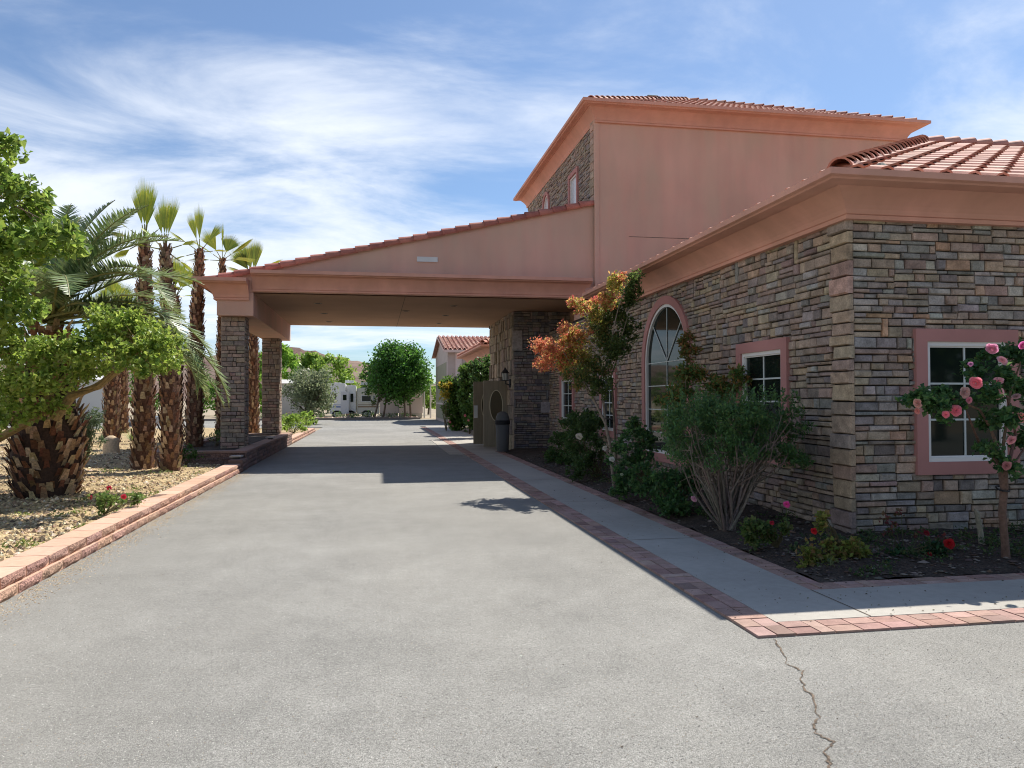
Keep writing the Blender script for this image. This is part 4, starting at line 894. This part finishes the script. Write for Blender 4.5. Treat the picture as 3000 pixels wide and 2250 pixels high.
for (x, y, rx, rz, k, pal) in ((1575, 1010, 36, 26, .8, OR), (1610, 1020, 40, 35, 1, OR), (1600, 1065, 45, 28, .8, OR), (1640, 1045, 45, 40, 1.1, OR+YG), (1670, 1000, 40, 40, 1, OR+YG), (1690, 975, 35, 30, .8, YG+OR), (1655, 960, 30, 20, .5, OR), (1700, 1040, 45, 40, 1.1, YG+MG), (1680, 885, 22, 14, .5, YG+OR), (1712, 900, 25, 22, .7, OR+YG), (1745, 915, 28, 28, .9, YG+MG), (1740, 885, 22, 14, .4, OR), (1780, 880, 30, 25, .9, YG+OR), (1800, 830, 22, 32, .8, YG), (1815, 820, 20, 20, .4, YG+OR), (1760, 960, 40, 40, 1.2, MG+DG), (1800, 920, 42, 45, 1.4, DG), (1845, 865, 35, 42, 1.3, DG), (1860, 820, 20, 25, .5, DG), (1780, 1010, 48, 45, 1.5, DG+MG), (1740, 1080, 50, 45, 1.5, DG+MG), (1805, 1030, 36, 42, 1.1, DG), (1700, 1100, 45, 38, 1, MG+DG), (1760, 1130, 45, 30, .9, DG), (1690, 1130, 20, 12, .2, MG), (1840, 960, 30, 40, .9, DG), (1660, 1080, 25, 20, .4, YG+OR)):
    p = at(x, y, 12.9+rnd.uniform(-.25, .25)); s = 12.9/2246; g = 1.0 if pal is OR else 1.22; blob(f, p, (rx*s*g, .3, rz*s*g), int(950*k), .046 if pal is OR else .055, .022 if pal is OR else .03, pal, .12, clump=22)
f.build('crown', MLEAF, o)
st = MB(); st.tube([mb_+Vector((.08, .05, 0)), at(1793, 1120, 12.85)], [.02, .018], 6, (.16, .12, .09)); s_o = st.build('stake', MBARK, o)
tie = MB(); q = at(1782, 1228, 12.78)
for i in range(14): a0, a1 = 2*math.pi*i/14, 2*math.pi*(i+1)/14; tie.tube([q+Vector((.06*math.cos(a0), .05*math.sin(a0), .01*math.sin(a0*2))), q+Vector((.06*math.cos(a1), .05*math.sin(a1), .01*math.sin(a1*2)))], .009, 5)
tie.build('tie', MDARK, o)
# pink rose tree at the right
rb = at(2947, 1655, 6.39); rb.z = .05; o = thing('rose_tree', rb, 'rose tree on a single trunk covered in pink blooms before the front window', 'rose bush'); t = MB(); f = MB()
hd = at(2938, 1380, 6.35); RC = (.16, .10, .075)
t.tube([rb, at(2945, 1600, 6.38), at(2936, 1500, 6.36), at(2942, 1430, 6.35), hd], [.042, .036, .034, .036, .042], 10, RC)
for lb in ([(2920, 1350), (2870, 1300), (2845, 1240), (2830, 1200)], [(2960, 1340), (2975, 1270), (2960, 1200), (2940, 1130)], [(2930, 1330), (2900, 1250), (2870, 1200), (2800, 1170), (2730, 1160)], [(2970, 1360), (3010, 1300), (3050, 1240)], [(2940, 1300), (2960, 1150), (2990, 1060)]):
    pts = [hd]+[at(x, y, 6.35+.12*math.sin(i*1.7)) for i, (x, y) in enumerate(lb)]; t.tube(pts, [.02*(1-.7*i/(len(pts)-1)) for i in range(len(pts))], 6, jit(RC, .2))
t.build('trunk', MBARK, o)
RG = [(.05, .13, .045), (.07, .165, .05), (.04, .105, .04), (.10, .20, .06)]
for (x, y, rx, rz, k) in ((2700, 1160, 42, 30, .9), (2740, 1185, 40, 26, .8), (2790, 1180, 40, 26, .7), (2665, 1175, 25, 22, .3), (2760, 1150, 40, 24, .5), (2850, 1090, 45, 40, .9), (2890, 1160, 45, 45, 1.1), (2940, 1100, 55, 55, 1.3), (2980, 1030, 55, 45, 1.2), (2900, 1040, 35, 30, .5), (2990, 1150, 55, 55, 1.5), (2950, 1230, 50, 45, 1.2), (3050, 1080, 60, 80, 1.5), (3050, 1220, 60, 70, 1.4), (2990, 1290, 40, 40, .9), (2900, 1230, 40, 35, .6), (2890, 1310, 25, 25, .35), (2920, 1340, 25, 25, .3), (2770, 1225, 25, 20, .25), (2960, 1370, 40, 30, .5)):
    p = at(x, y, 6.35+rnd.uniform(-.2, .22)); s = 6.35/2246; blob(f, p, (rx*s, .17, rz*s), int(300*k), .055, .045, RG, .1, clump=14)
f.build('foliage', MLEAF, o)
PK, DP, FD, SAL = (.82, .46, .46), (.80, .24, .28), (.55, .36, .33), (.84, .46, .38)
for (x, y, r, cc) in ((2905, 1022, .060, (.62, .28, .38)), (2938, 1055, .062, PK), (2842, 1066, .030, (.55, .25, .40)), (2860, 1122, .062, DP), (2924, 1115, .062, PK), (2926, 1152, .062, PK), (2690, 1182, .050, (.62, .36, .30)), (2690, 1205, .035, (.7, .3, .25)), (2803, 1202, .055, DP), (2771, 1214, .040, DP), (2826, 1150, .058, FD), (2838, 1172, .035, (.65, .25, .3)), (2962, 1290, .055, (.70, .36, .38)), (2996, 1222, .060, SAL), (2996, 1012, .055, (.55, .14, .32)), (2978, 1160, .045, FD), (2950, 1365, .045, (.45, .2, .2)), (3030, 1120, .06, PK), (3040, 1290, .06, PK)):
    fb = MB(); face_bloom(fb, at(x+rnd.uniform(-3, 3), y, 6.12+rnd.uniform(-.06, .1)), r*rnd.uniform(.86, 1.06), cc, 38); fb.build('bloom', MPETAL, o)
tie = MB(); q = at(2938, 1432, 6.35)
for i in range(14): a0, a1 = 2*math.pi*i/14, 2*math.pi*(i+1)/14; tie.tube([q+Vector((.055*math.cos(a0), .055*math.sin(a0), .02*math.sin(a0))), q+Vector((.055*math.cos(a1), .055*math.sin(a1), .02*math.sin(a1)))], .008, 5)
tie.build('tie', MDARK, o)
# weathered stub of wood by the wall
b = MB(); b.tube([at(2880, 1625, 6.9), at(2873, 1560, 6.95), at(2862, 1500, 6.95), at(2856, 1492, 6.95)], [.032, .028, .026, .008], 7, (.26, .24, .18)); tag(b.build('wood_stub', MBARK), 'pale weathered wooden stub leaning before the front wall', 'stake')
# low plants
YGR = [(.20, .24, .05), (.15, .20, .045), (.27, .27, .07), (.24, .17, .06)]
def at_l(px, py, Y, rx, rz, k): s = Y/2246*(1.22 if Y > 9 else 1.1); return (at(px, py, Y), (rx*s, rx*s*.8, rz*s), k*1.3)
RED, MAG = (.50, .012, .012), (.70, .08, .30)
rose_bush('rose_bush', (4.4, 6.62, .06), 1, [at_l(2380, 1630, 6.6, 50, 50, 1), at_l(2450, 1620, 6.6, 55, 50, 1.2), at_l(2500, 1610, 6.6, 45, 40, .8), at_l(2405, 1530, 6.65, 20, 45, .4), at_l(2430, 1675, 6.5, 60, 30, .8)], 'yellow green rose bush at the foot of the stone corner with one red bloom', [(at(2385, 1556, 6.55), .034, RED)], pal=YGR, n=150, L=.05, W=.04)
rose_bush('rose_bush', (5.0, 6.65, .06), 1, [at_l(2640, 1640, 6.6, 60, 35, 1), at_l(2700, 1650, 6.6, 60, 35, 1), at_l(2760, 1640, 6.6, 50, 30, .7), at_l(2590, 1665, 6.5, 40, 25, .5), at_l(2740, 1605, 6.6, 50, 18, .3)], 'dark rose bush under the front window with deep red blooms', [(at(2782, 1593, 6.5), .055, (.42, .008, .008)), (at(2725, 1623, 6.5), .024, (.3, .01, .01)), (at(2715, 1562, 6.6), .030, (.26, .02, .03))], pal=[(.022, .075, .035), (.03, .09, .04), (.05, .08, .03)], n=150, L=.05, W=.04)
tw = MB()
for (x, y) in ((2590, 1520), (2640, 1505), (2600, 1560), (2700, 1560), (2760, 1580), (2620, 1540)):
    blob(tw, at(x, y, 6.65), (.06, .05, .04), 16, .045, .03, [(.16, .05, .045), (.11, .035, .035), (.12, .09, .04)], .1); tw.tube([at(2650, 1640, 6.6), at((x+2650)/2, (y+1640)/2, 6.62), at(x, y, 6.65)], [.005, .004, .003], 4, (.08, .1, .04))
tag(tw.build('rose_shoots', MLEAF), 'bare rose shoots with dark red young leaves against the front wall', 'rose shoots')
rose_bush('rose_bush', (4.05, 7.3, .06), 1, [at_l(2205, 1560, 7.3, 42, 48, 1), at_l(2255, 1570, 7.3, 30, 35, .5), at_l(2300, 1545, 7.2, 15, 25, .2)], 'small rose bush with a magenta bloom on a long stem near the side wall', [(at(2305, 1478, 7.1), .038, MAG), (at(2262, 1532, 7.2), .026, (.5, .03, .05))], pal=[(.10, .16, .04), (.07, .13, .04), (.14, .17, .05)], n=150, L=.05, W=.04)
rose_bush('rose_bush', (3.95, 9.6, .06), 1, [at_l(1950, 1440, 9.8, 60, 60, 1.3), at_l(1990, 1480, 9.5, 55, 45, 1), at_l(2010, 1400, 9.9, 50, 60, 1), at_l(1900, 1400, 10.2, 50, 60, 1)], 'dense dark rose bush left of the vase shrub with one pale pink bloom', [(at(2033, 1462, 8.9), .045, (.66, .38, .48))], pal=RG, n=260, L=.06, W=.045)
rose_bush('rose_bush', (4.2, 11.6, .06), 1, [at_l(1850, 1340, 11.6, 60, 60, 1.3), at_l(1890, 1290, 11.8, 45, 50, .9), at_l(1830, 1420, 11.2, 55, 40, .9), at_l(1860, 1250, 12, 30, 25, .4)], 'dark rose bush under the arched window, right of the staked tree', [(at(1793, 1345, 11.5), .052, (.62, .60, .52)), (at(1822, 1390, 11), .028, (.4, .45, .3))], pal=RG, n=260, L=.06, W=.045)
rose_bush('rose_bush', (4.2, 14.2, .06), 1, [at_l(1720, 1250, 14.5, 50, 40, 1.2), at_l(1690, 1300, 14.6, 50, 60, 1.2), at_l(1740, 1310, 14.2, 45, 60, 1), at_l(1700, 1370, 14, 45, 35, .8)], 'rose bush with creamy white blooms left of the staked tree', [(at(1697, 1278, 14.0), .075, (.62, .58, .48)), (at(1772, 1313, 13.6), .055, (.60, .58, .5))], pal=[(.05, .10, .03), (.07, .13, .035)], n=270, L=.06, W=.045)
rose_bush('hedge_shrub', (4.5, 17.2, .06), 1, [at_l(1690, 1240, 17, 50, 35, 1.4), at_l(1740, 1230, 16.8, 35, 28, 1), at_l(1660, 1290, 17.5, 45, 40, 1.3), at_l(1640, 1340, 18, 40, 35, 1), at_l(1680, 1350, 17, 45, 30, 1)], 'rounded dark shrub nearest the entrance pier under the narrow window', pal=[(.05, .11, .03), (.07, .14, .035)], n=330, L=.07, W=.045, cat='shrub')
gc = MB()
for _ in range(190):
    if rnd.random() < .5: y = rnd.uniform(6.1, 16); x = rnd.uniform(4.0, 5.1)
    else: x = rnd.uniform(4.6, 8.5); y = rnd.uniform(6.4, 7.6)
    blob(gc, (x, y, bz(x, y)+.04), (.13, .13, .05), 28, .035, .025, [(.04, .085, .03), (.06, .11, .035), (.10, .13, .05)], .1)
tag(gc.build('ground_cover', MLEAF), kind='stuff')
# low line of the concrete / fallen petals left out

# ------------------------------------------------------------------ background buildings
rear = thing('rear_wing', (6, 38, 0), 'low salmon wing with stone wall and tiled hip roof beyond the entrance', 'building')
b = MB(); b.box((WX, 34.6, 0), (12, 43.8, 3.7)); b.build('masonry_wall', MBACK, rear)
b = MB(); ledge(b, lambda u, v, d: (u, 34.6-d, v), WX, 8, 0, 3.62, PAL_S, bandh=(.25, .4), thin=.09); ledge(b, PS, 34.6, 43.8, 0, 3.62, PAL_S, bandh=(.25, .4), thin=.09); b.build('stone_wall', MST, rear)
b = MB(); sweep(b, [(WX, 43.8), (WX, 34.6), (12, 34.6)], [(-1, 1), (-1, -1), (0, -1)], prof(.10, 3.6, .70, 4.02)); b.build('eave_cornice', MCORN, rear)
hip_roof('tile_roof', 4.66, 13, 33.95, 44.45, 4.0, .42, rear)
# pale two-storey building
far = thing('pale_house', (6, 54, 0), 'pale pink two-storey house with curved-tile gable roof behind the rear wing', 'building')
X0 = 4.55; b = MB(); PK2 = (.50, .41, .37)
b.prism([(X0, 49.3, 0), (X0, 59.3, 0), (X0, 59.3, 4.7), (X0, 54.3, 5.95), (X0, 49.3, 4.7)], (9, 0, 0), PK2); b.build('wall', MPLAIN, far)
b = MB(); b.box((X0+.5, 49.24, 1.2), (X0+.9, 49.32, 4.72), (.70, .58, .54)); b.box((X0+1.2, 49.22, 2.8), (X0+9, 49.31, 2.95), (.6, .45, .4)); b.box((X0-.06, 51, 1.2), (X0+.01, 58, 1.32), (.6, .5, .45)); b.build('trim', MPLAIN, far)
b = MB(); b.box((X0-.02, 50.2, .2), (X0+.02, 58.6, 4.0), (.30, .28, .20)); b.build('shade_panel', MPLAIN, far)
r = MB(); zE = 4.72
for s, (ya, ym) in enumerate(((48.9, 54.3), (59.7, 54.3))):
    r.add([(X0-.3, ya, zE), (X0+9, ya, zE), (X0+9, ym, 6.0), (X0-.3, ym, 6.0)], [(0, 1, 2, 3)], (.4, .2, .15)); r.add([(X0-.3, ya, zE-.14), (X0-.3, ym, 5.86), (X0-.3, ym, 6.0), (X0-.3, ya, zE)], [(0, 1, 2, 3)], (.6, .45, .4))
tile_slope(r, (X0-.3, 48.9, zE+.02), (X0+9, 48.9, zE+.02), (0, 5.4, 1.28), 5.5, lambda s, t: t < 5.3, sp=.30, L=.42, r=.1, pal=[(.55, .30, .23), (.62, .38, .3), (.48, .25, .19)])
r.build('tile_roof', MTILE, far)
b = MB(); b.box((X0-.3, 48.85, zE-.16), (X0+9, 48.93, zE+.01), (.66, .52, .46)); b.build('fascia', MPLAIN, far)
# entrance pier and shrubs by the rear wing
b = MB(); b.box((3.95, 41.6, 0), (4.5, 42.6, 1.15), (.42, .28, .22)); b.box((3.9, 41.55, 1.15), (4.55, 42.65, 1.22), (.5, .35, .28)); tag(b.build('block_pier', MBLOCK), 'short pink block pier at the end of the walk', 'pier')
for i, (x, y, Y, rx, rz, k, pal, lab) in enumerate(((1415, 1085, 31, 42, 42, 3.0, G_DK, 'glossy dark climbing shrub just behind the open doors'), (1375, 1105, 34, 38, 42, 3, G_DK+G_MD, 'dark green shrub against the rear wing stone wall'), (1330, 1135, 38, 36, 38, 2.6, G_MD, 'loose green shrub at the far end of the rear wing'))):
    p = at(x, y, Y); s = Y/2246
    rose_bush('climbing_shrub', (p.x, Y, 0), 1, [(p, (rx*s, .8, rz*s), k), (p-Vector((0, 0, 1.0)), (rx*s*.9, .7, .7), k), (p-Vector((-.2, 0, 1.8)), (rx*s*.8, .6, .6), k*.8)]+([(at(1305, 1132, 38), (.4, .4, .25), .8)] if i == 2 else []), lab, [(p-Vector((.25, .5, 1.7)), .07, (.6, .2, .22)), (p-Vector((.1, .5, 1.9)), .06, (.6, .25, .25))], pal=pal, n=420, L=.15, W=.11, stems=4, cat='shrub', clump=16)
yq = at(1307, 1128, 37.5); rose_bush('yellow_shrub', (yq.x, 37.5, 0), 1, [(yq, (.42, .3, .18), .6), (yq-Vector((0, 0, .5)), (.35, .3, .35), .6)], 'shrub with yellow flowering tops at the left end of the dark rear shrubs', pal=[(.45, .36, .04), (.3, .3, .05)], n=200, L=.12, W=.08, cat='shrub')

# trailers and mobile homes across the far road
def trailer(x0, x1, y, h, lab, body=(.80, .79, .76), kind=0, z0=.35, stripe=None, wins=(), door=None, group='trailers and mobile homes across the road'):
    o = thing('travel_trailer' if kind == 0 else 'mobile_home', ((x0+x1)/2, y, 0), lab, 'trailer' if kind == 0 else 'mobile home', group)
    b = MB(); rr_ = .09 if kind == 0 else .02
    pr = [(x0+rr_, z0), (x1-rr_, z0), (x1, z0+rr_), (x1, h-rr_), (x1-rr_, h), (x0+rr_, h), (x0, h-rr_), (x0, z0+rr_)]
    b.prism([(a, y, c) for a, c in pr], (0, 2.4, 0), body); b.build('body', MPAINT, o)
    r = MB()
    if kind == 0: r.box((x0+.4, y+.2, h), (x1-.4, y+2.2, h+.05), (.75, .75, .74)); r.box((x0+1.2, y+.8, h+.05), (x0+1.9, y+1.5, h+.25), (.8, .8, .78))
    else: r.prism([(x0-.2, y-.3, h), (x0-.2, y+2.7, h), (x0-.2, y+1.2, h+.35)], (x1-x0+.4, 0, 0), (.62, .60, .56))
    r.build('roof', MPAINT, o)
    for (a, c, e, f) in wins:
        w = MB(); w.box((a, y-.03, e), (c, y+.02, f), (.75, .75, .75)); wo_ = w.build('window', MPAINT, o); g = MB(); g.box((a+.06, y-.045, e+.06), (c-.06, y-.03, f-.06)); g.build('pane', MGLASS, wo_)
    if door:
        d = MB(); d.box((door, y-.04, z0+.05), (door+.65, y+.02, z0+1.85), (.6, .6, .62)); do = d.build('door', MPAINT, o); g = MB(); g.box((door+.18, y-.055, z0+1.15), (door+.47, y-.04, z0+1.6)); g.build('door_window', MGLASS, do)
    if stripe:
        s = MB(); s.box((x0+.1, y-.015, z0+.55), (x1-.1, y+.0, z0+.66), stripe); s.box((x0+.1, y-.015, z0+.75), (x1-.1, y+.0, z0+.79), stripe); s.build('stripe', MPAINT, o)
    if kind == 0:
        for xx in (x0+(x1-x0)*.4, x0+(x1-x0)*.52):
            w = MB(); w.tube([(xx, y-.05, .33), (xx, y+.2, .33)], [.33, .33], 16, (.02, .02, .02)); w.tube([(xx, y-.06, .33), (xx, y-.05, .33)], [.18, .18], 12, (.5, .5, .5)); w.build('wheel', MPLAIN, o)
    else:
        s = MB(); s.box((x0+.05, y+.05, 0), (x1-.05, y+2.3, z0), (.5, .47, .42)); s.build('skirting', MPLAIN, o)
    return o
YB = 64.5
xat = lambda p, Y: at(p, 1200, Y).x
trailer(xat(966, YB), xat(1012, YB), YB, 2.9, 'white travel trailer with blue stripes and its door, left end of the row', stripe=(.15, .2, .4), wins=((xat(974, YB), xat(986, YB), 1.5, 2.1),), door=xat(998, YB))
trailer(xat(1013, YB), xat(1042, YB), YB+.4, 2.75, 'small white trailer with a dark window, second in the row', wins=((xat(1024, YB), xat(1037, YB), 1.3, 2.1),))
trailer(xat(1044, YB), xat(1112, YB), YB+.6, 2.5, 'cream travel trailer with a long front window behind the thin trunks', body=(.72, .68, .58), stripe=(.3, .2, .12), wins=((xat(1058, YB), xat(1088, YB), 1.35, 1.9), (xat(1092, YB), xat(1099, YB), 1.35, 1.9)))
trailer(xat(1113, YB), xat(1168, YB), YB+.2, 2.75, 'pinkish mobile home with narrow window left of the dark-windowed one', body=(.62, .52, .49), kind=1, z0=.4, wins=((xat(1126, YB), xat(1138, YB), 1.2, 2.2),))
trailer(xat(1169, YB), xat(1238, YB), YB-.3, 2.85, 'pinkish mobile home with a big dark window behind the round tree', body=(.64, .54, .51), kind=1, z0=.4, wins=((xat(1170, YB), xat(1196, YB), 1.5, 2.6),))
trailer(xat(815, YB), xat(905, YB), YB+1, 2.9, 'pale mobile home mostly hidden behind the grey olive tree', body=(.46, .43, .38), kind=1, z0=.4)
trailer(-24.2, -18.2, 58, 3.0, 'white sided mobile home seen between the palm trunks', body=(.55, .53, .49), kind=1, z0=.4, wins=((-22, -21, 1.3, 2.2),))
cpz = thing('carport', (xat(1255, YB), YB, 0), 'white flat carport roof on thin posts beside the pale house', 'carport')
b = MB(); b.box((xat(1238, YB), YB-1, 2.72), (xat(1282, YB), YB+3, 2.84), (.75, .74, .70)); b.build('roof', MPLAIN, cpz)
for xx in (xat(1241, YB), xat(1259, YB), xat(1279, YB)): b = MB(); b.box((xx-.06, YB-1, 0), (xx+.06, YB-.88, 2.72), (.75, .74, .72)); b.build('post', MPLAIN, cpz)
# golf cart between palms
gx = at(388, 1225, 40); gcart = thing('golf_cart', (gx.x, 40, .1), 'small golf cart with rails parked beyond the palm trunks', 'golf cart')
x = gx.x; b = MB(); b.prism([(x-1.1, 39.6, .3), (x+1.1, 39.6, .3), (x+1.15, 39.6, .75), (x+.5, 39.6, .85), (x+.4, 39.6, .5), (x-.3, 39.6, .5), (x-.35, 39.6, .8), (x-1.1, 39.6, .8)], (0, 1.1, 0), (.10, .11, .13)); b.build('body', MPAINT, gcart)
b = MB(); b.box((x-.9, 39.5, 1.75), (x+.7, 40.8, 1.82), (.6, .6, .6)); b.build('roof', MPAINT, gcart)
b = MB()
for (xx, yy) in ((x-.85, 39.6), (x+.6, 39.6), (x-.85, 40.7), (x+.6, 40.7)): b.tube([(xx, yy, .75), (xx, yy, 1.78)], .02, 6, (.05, .05, .05))
b.build('roof_posts', MPAINT, gcart)
for xx in (x-.75, x+.75): b = MB(); b.tube([(xx, 39.5, .22), (xx, 39.72, .22)], [.22, .22], 14, (.02, .02, .02)); b.build('wheel', MPLAIN, gcart)

# far kerb with planting strip
b = MB(); b.box((-40, 60.0, -.02), (3.4, 60.25, .16), (.20, .17, .15)); tag(b.build('kerb', MPLAIN), kind='structure')
bump_sheet('verge', -40, 3.4, 60.25, 64.2, 1.2, MGROUND, lambda x, y: .12+.03*math.sin(x*3+y*2))
vp = MB()
for _ in range(70):
    x = rnd.uniform(-12, 3.2); y = rnd.uniform(60.5, 63.5); s = rnd.uniform(.15, .4); blob(vp, (x, y, .15+s*.6), (s, s, s*.8), 34, .12, .08, rnd.choice([G_MD, G_DK, G_OL, [(.18, .12, .08), (.14, .1, .06)]]), .2, quadleaf=True)
rocks(160, lambda: (rnd.uniform(-8, 3.2), rnd.uniform(60.3, 61.5), .16), .06, .16, [(.5, .42, .34), (.4, .3, .22)], vp)
tag(vp.build('verge_planting', MLEAF), kind='stuff')
# trees beyond
def far_tree(px, base_y, Y, top, bot, hw, lab, pal, n=1500, L=.34, trunks=((0, 0),), clump=70, r0=.12, name='broadleaf_tree', bark=(.16, .12, .09), group='trees beyond the far road', rag=.2, shell=.6):
    c = at(px, (top+bot)/2, Y); s = Y/2246; rz = (bot-top)/2*s; rx = hw*s
    o = thing(name, (c.x, Y, 0), lab, 'tree', group); t = MB()
    for dx, dy in trunks:
        t.tube([(c.x+dx, Y+dy, 0), (c.x+dx*.9+.05, Y+dy, max(.8, (c.z-rz)*.7)), (c.x+dx*.6, Y+dy, c.z)], [r0, r0*.8, r0*.4], 6, bark); branchy(t, (c.x+dx*.8, Y+dy, max(.8, c.z-rz)), [c+Vector((rdir().x*rx*.8, rdir().y*rx*.8, rdir().z*rz*.8)) for _ in range(6)], r0*.4, bark)
    t.build('trunk', MBARK, o); f = MB()
    cl = [c+Vector((d.x*rx*k, d.y*rx*k, d.z*rz*k)) for d, k in ((rdir(), shell+(1-shell)*rnd.random()) for _ in range(clump))]
    for _ in range(n):
        q = rnd.choice(cl)+rdir()*rnd.random()**.5*min(rx, rz)*rag*1.2; d = rdir(.1); nn = rdir(.8); sd = d.cross(nn).normalized(); l = L*rnd.uniform(.6, 1.2); f.add([q, q+d*l*.5+sd*l*.35, q+d*l, q+d*l*.5-sd*l*.35], [(0, 1, 2, 3)], jit(rnd.choice(pal), .22))
    f.build('crown', MLEAF, o); return o
far_tree(1167, 1228, 61.5, 1003, 1176, 88, 'dense round dark green tree on several thin trunks across the road', G_FAR, n=16000, L=.24, trunks=((-1.9, 0), (-1.2, .5), (.5, 0), (1.0, .4)), clump=260, r0=.10, rag=.24, shell=.45)
far_tree(1095, 1228, 66, 1050, 1190, 45, 'lighter green tree tucked behind the left of the round tree', G_MD, n=2400, L=.26, clump=70)
far_tree(975, 1228, 76, 1048, 1200, 66, 'light green tree left of the gap below the hill', G_LT, n=6000, L=.32, clump=70)
far_tree(902, 1228, 78, 1035, 1200, 48, 'light green tree whose rounded top reaches the hill line', G_LT, n=6000, L=.32, clump=60)
far_tree(835, 1228, 72, 1015, 1205, 50, 'bright green tree just right of the rear stone column', [(.17, .33, .045), (.21, .38, .06)], n=6500, L=.3, clump=70)
far_tree(1025, 1228, 90, 1120, 1200, 55, 'low light green tree in the gap below the hill', G_LT, n=1600, L=.32, clump=50)
far_tree(905, 1228, 50, 1072, 1228, 76, 'grey green olive tree with dark leaning trunks', G_OL, n=7500, L=.17, clump=150, trunks=((-.25, 0), (.2, .2)), bark=(.08, .06, .05), shell=.25, r0=.14, rag=.22)
far_tree(1255, 1228, 78, 1105, 1200, 42, 'yellow green tree between the round tree and the pale house', G_LT, n=2000, L=.32, clump=60)
far_tree(775, 1228, 75, 1030, 1225, 45, 'bright green tree seen between the two stone columns', [(.17, .33, .045), (.21, .38, .06)], n=2400, L=.32, clump=60)
far_tree(640, 1228, 80, 1090, 1215, 70, 'green tree behind the fan palms left of the columns', G_MD, n=1600, L=.35, clump=50)
far_tree(420, 1228, 85, 1080, 1205, 90, 'green tree far behind the clustered palm trunks', G_MD, n=1600, L=.35, clump=50)
far_tree(230, 1228, 80, 1060, 1200, 90, 'green tree far behind the date palm', G_MD, n=1600, L=.35, clump=50)
far_tree(40, 1228, 70, 1040, 1200, 100, 'green tree far behind at the left edge', G_MD, n=1600, L=.35, clump=50)
# trees on the near side of the drive, behind the viewpoint: the windows mirror them
for i, (x, y) in enumerate(((3, -12), (9, -14), (15, -12), (-8, -9), (-13, 2), (21, -10), (-4, -15))):
    o = thing('broadleaf_tree', (x, y, 0), 'broad shade tree standing behind the viewpoint', 'tree', 'shade trees behind the viewpoint'); t = MB(); t.tube([(x, y, 0), (x, y, 2.5), (x+.2, y, 4)], [.2, .17, .1], 8, BK); t.build('trunk', MBARK, o)
    f = MB(); blob(f, (x, y, 4.2), (3.4, 2.6, 3.0), 2600, .42, .3, G_DK+G_MD, .3, clump=60, quadleaf=True); f.build('crown', MLEAF, o)

# ------------------------------------------------------------------ hill
def ridge():
    b = MB(); Yh = 1500; ctrl = [(-400, 1075), (200, 1060), (600, 1045), (760, 1032), (815, 1022), (850, 1016), (885, 1022), (905, 1030), (918, 1026), (950, 1038), (1000, 1048), (1050, 1060), (1110, 1078), (1200, 1110), (1350, 1140), (1600, 1160)]
    n = 130; m = 12; vs = []; xs = [c[0] for c in ctrl]; ys = [c[1] for c in ctrl]
    for j in range(m+1):
        t = j/m
        for i in range(n+1):
            px = -400+2000*i/n; py = np.interp(px, xs, ys); p = at(px, py, Yh); h = max(2, p.z)*(1-t)**1.15
            rel = (math.sin(px*.09+t*7)+.6*math.sin(px*.23-t*11)+.4*math.sin(px*.41+t*5))*4*math.sin(math.pi*min(1, t*1.2+.02))
            vs.append((p.x*(1-.25*t)+rel*2, Yh-620*t+rel*4, max(-1, h+rel*.8+(rnd.uniform(-1, 1) if j < 3 else 0)*1.2*(1 if j else 1.4))))
    b.add(vs, [(j*(n+1)+i, j*(n+1)+i+1, (j+1)*(n+1)+i+1, (j+1)*(n+1)+i) for j in range(m) for i in range(n)])
    o = b.build('hill', MHILL); tag(o, kind='structure')
ridge()
